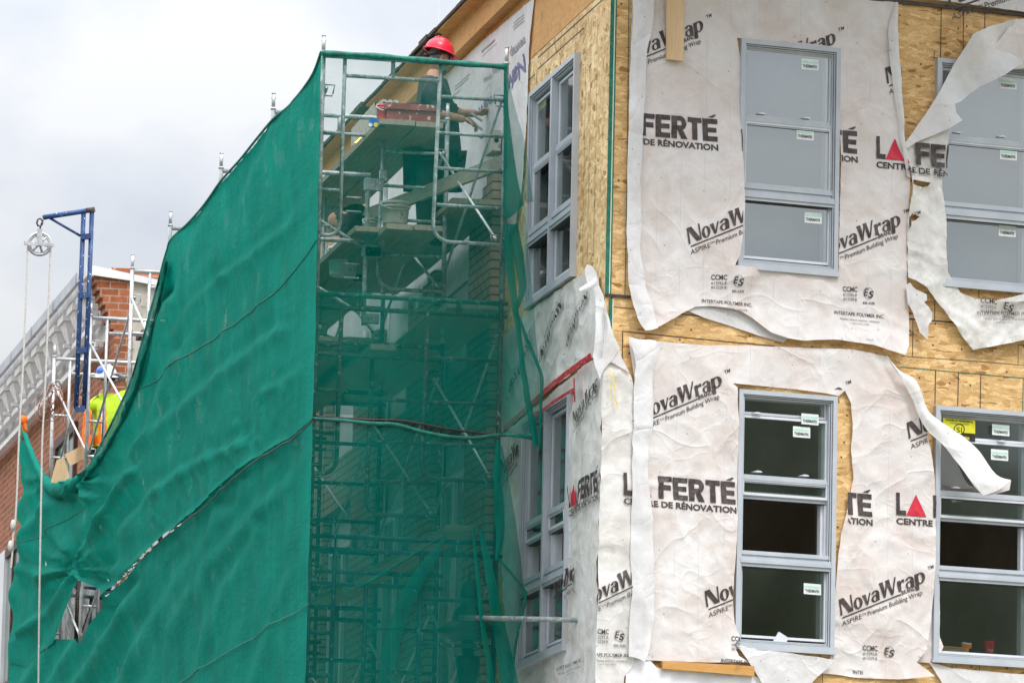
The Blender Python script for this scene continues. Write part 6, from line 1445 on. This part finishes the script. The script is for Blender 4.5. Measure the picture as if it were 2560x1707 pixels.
# orange and silver bands drawn round the torso, following its surface
from mathutils.bvhtree import BVHTree
off_ = BASE[w2.name]; bt = BVHTree.FromPolygons([vx.co.copy() for vx in shirt.data.vertices], [list(p.vertices) for p in shirt.data.polygons])
def band(nm, pxs, w, mat, lift):
    m = MB(); P = cspline([toward(x, y, YV-1.2) for x, y in pxs], 5); L_, R2 = [], []
    for i, p in enumerate(P):
        d = (P[min(i+1, len(P)-1)]-P[max(i-1, 0)]).normalized(); s = d.cross(Vector((0, 1, 0))).normalized()*w/2
        for lst, q in ((L_, p-s), (R2, p+s)):
            h = bt.ray_cast(q-off_, Vector((0, 1, 0))); lst.append((h[0]+off_ if h[0] else q+Vector((0, 1.05, 0)))-Vector((0, lift, 0)))
    n = len(P); m.add(L_+R2, [(i, i+1, i+1+n, i+n) for i in range(n-1)]); m.build(nm, M[mat], w2, smooth=True)
band('orange_band', [(252, 990), (248, 1030), (246, 1060), (245, 1085)], .085, 'orange', .006); band('orange_band', [(290, 990), (289, 1030), (288, 1085)], .085, 'orange', .006); band('orange_band', [(239, 1066), (262, 1068), (293, 1062)], .10, 'orange', .010)
band('reflective_tape', [(252, 990), (248, 1030), (246, 1058)], .03, 'silver', .010); band('reflective_tape', [(290, 990), (289, 1030), (288, 1058)], .03, 'silver', .010)
hel = helmet(at, B, w2, 'whitehat')
m = MB(); m.sphere(at(.062, .0, .10), 1, 10, 8, 0, lambda p: B @ Vector((p.x*.056, p.y*.10, p.z*.062))); m.build('helmet_sticker', M['bluehat'], w2, smooth=True)
m = MB(); m.tube([at(-.072, .05, .018), at(-.03, .098, .018), at(.03, .098, .018), at(.072, .05, .018)], .017, 8); m.build('dark_glasses', M['black'], w2, smooth=True)
m = MB(); hand(m, jt['wrf'][0], Vector((-.75, -.1, .25)), Vector((-.2, -.5, -.6)), .5, 0, 1.12); m.build('glove', M['glove'], w2, smooth=True)
# third worker crouching behind the buckets
YK = 48.9
def J(x, y, dy=0, r=.05): return (toward(x, y, YK+dy), r)
jt = {'pelvis': J(905, 600, 0, (.13, .12)), 'waist': J(898, 560, 0, (.13, .12)), 'chest': J(886, 545, -.1, (.14, .12)), 'neckb': J(872, 545, -.15, .07), 'neckt': J(862, 552, -.15, .055), 'shn': J(872, 560, -.28, .06), 'eln': J(860, 598, -.34, .045), 'wrn': J(858, 632, -.30, .034), 'shf': J(880, 560, .08, .06), 'elf': J(868, 600, .1, .045), 'wrf': J(866, 630, .08, .034),
      'hipn': J(907, 612, -.1, .095), 'knn': J(880, 640, -.14, .07), 'ann': J(900, 690, -.14, .05), 'ton': J(880, 700, -.14, .04), 'hipf': J(912, 612, .1, .095), 'knf': J(888, 640, .14, .07), 'anf': J(908, 690, .14, .05), 'tof': J(890, 700, .14, .04)}
v, f = skinned(jt, ed); mb = MB(); mb.add(v, f); clothe(mb, v, f, jt); hc = toward(848, 562, YK-.15); at, B = head(mb, hc, Vector((-.7, -.3, -.6)), Vector((-.4, 0, .9)))
hand(mb, jt['wrn'][0], Vector((-.1, -.1, -1)), Vector((-1, 0, 0)), .6); hand(mb, jt['wrf'][0], Vector((-.1, -.1, -1)), Vector((-1, 0, 0)), .6)
w3 = mb.build('person', [M['skin'], M['black'], M['trouser'], M['trouser']], None, smooth=True, base=toward(895, 700, YK)); tag(w3, 'worker in black clothes stooping behind the left pole above the white bucket', 'person', 'people working on the scaffold')
jt_ = jt; up_ = lambda k, q, t: jt[k][0].lerp(jt[q][0], t)
dress(w3, 'shirt', ['waist', 'pelvis', 'chest', 'neckb', 'shn', 'eln', 'shf', 'elf'], [('waist','pelvis'),('waist','chest'),('chest','neckb'),('chest','shn'),('shn','eln'),('chest','shf'),('shf','elf')], 'trouser', .02, {'eln': up_('shn', 'eln', .6), 'elf': up_('shf', 'elf', .6), 'neckb': up_('neckb', 'chest', .3)})
dress(w3, 'trousers', ['pelvis', 'hipn', 'knn', 'ann', 'hipf', 'knf', 'anf'], [('pelvis','hipn'),('hipn','knn'),('knn','ann'),('pelvis','hipf'),('hipf','knf'),('knf','anf')], 'trouser', .024)
m = MB(); m.sphere(hc, 1, 14, 10, 0, lambda p: B @ Vector((p.x*.081, p.y*.095-.012, abs(p.z)*.118+.002))); m.build('hair', M['hair'], w3, smooth=True)
m = MB(); c = toward(930, 584, 47.1); m.sphere(c, (.045, .04, .04), 10, 8, 0, lambda p: p*(1+.5*noise.noise(p*2.5))); m.tube([c, c+Vector((.02, 0, -.07))], [.03, .02], 8); tag(m.build('work_glove', M['redplastic'], smooth=True), 'red rubber glove draped over the small mortar bucket', 'glove')
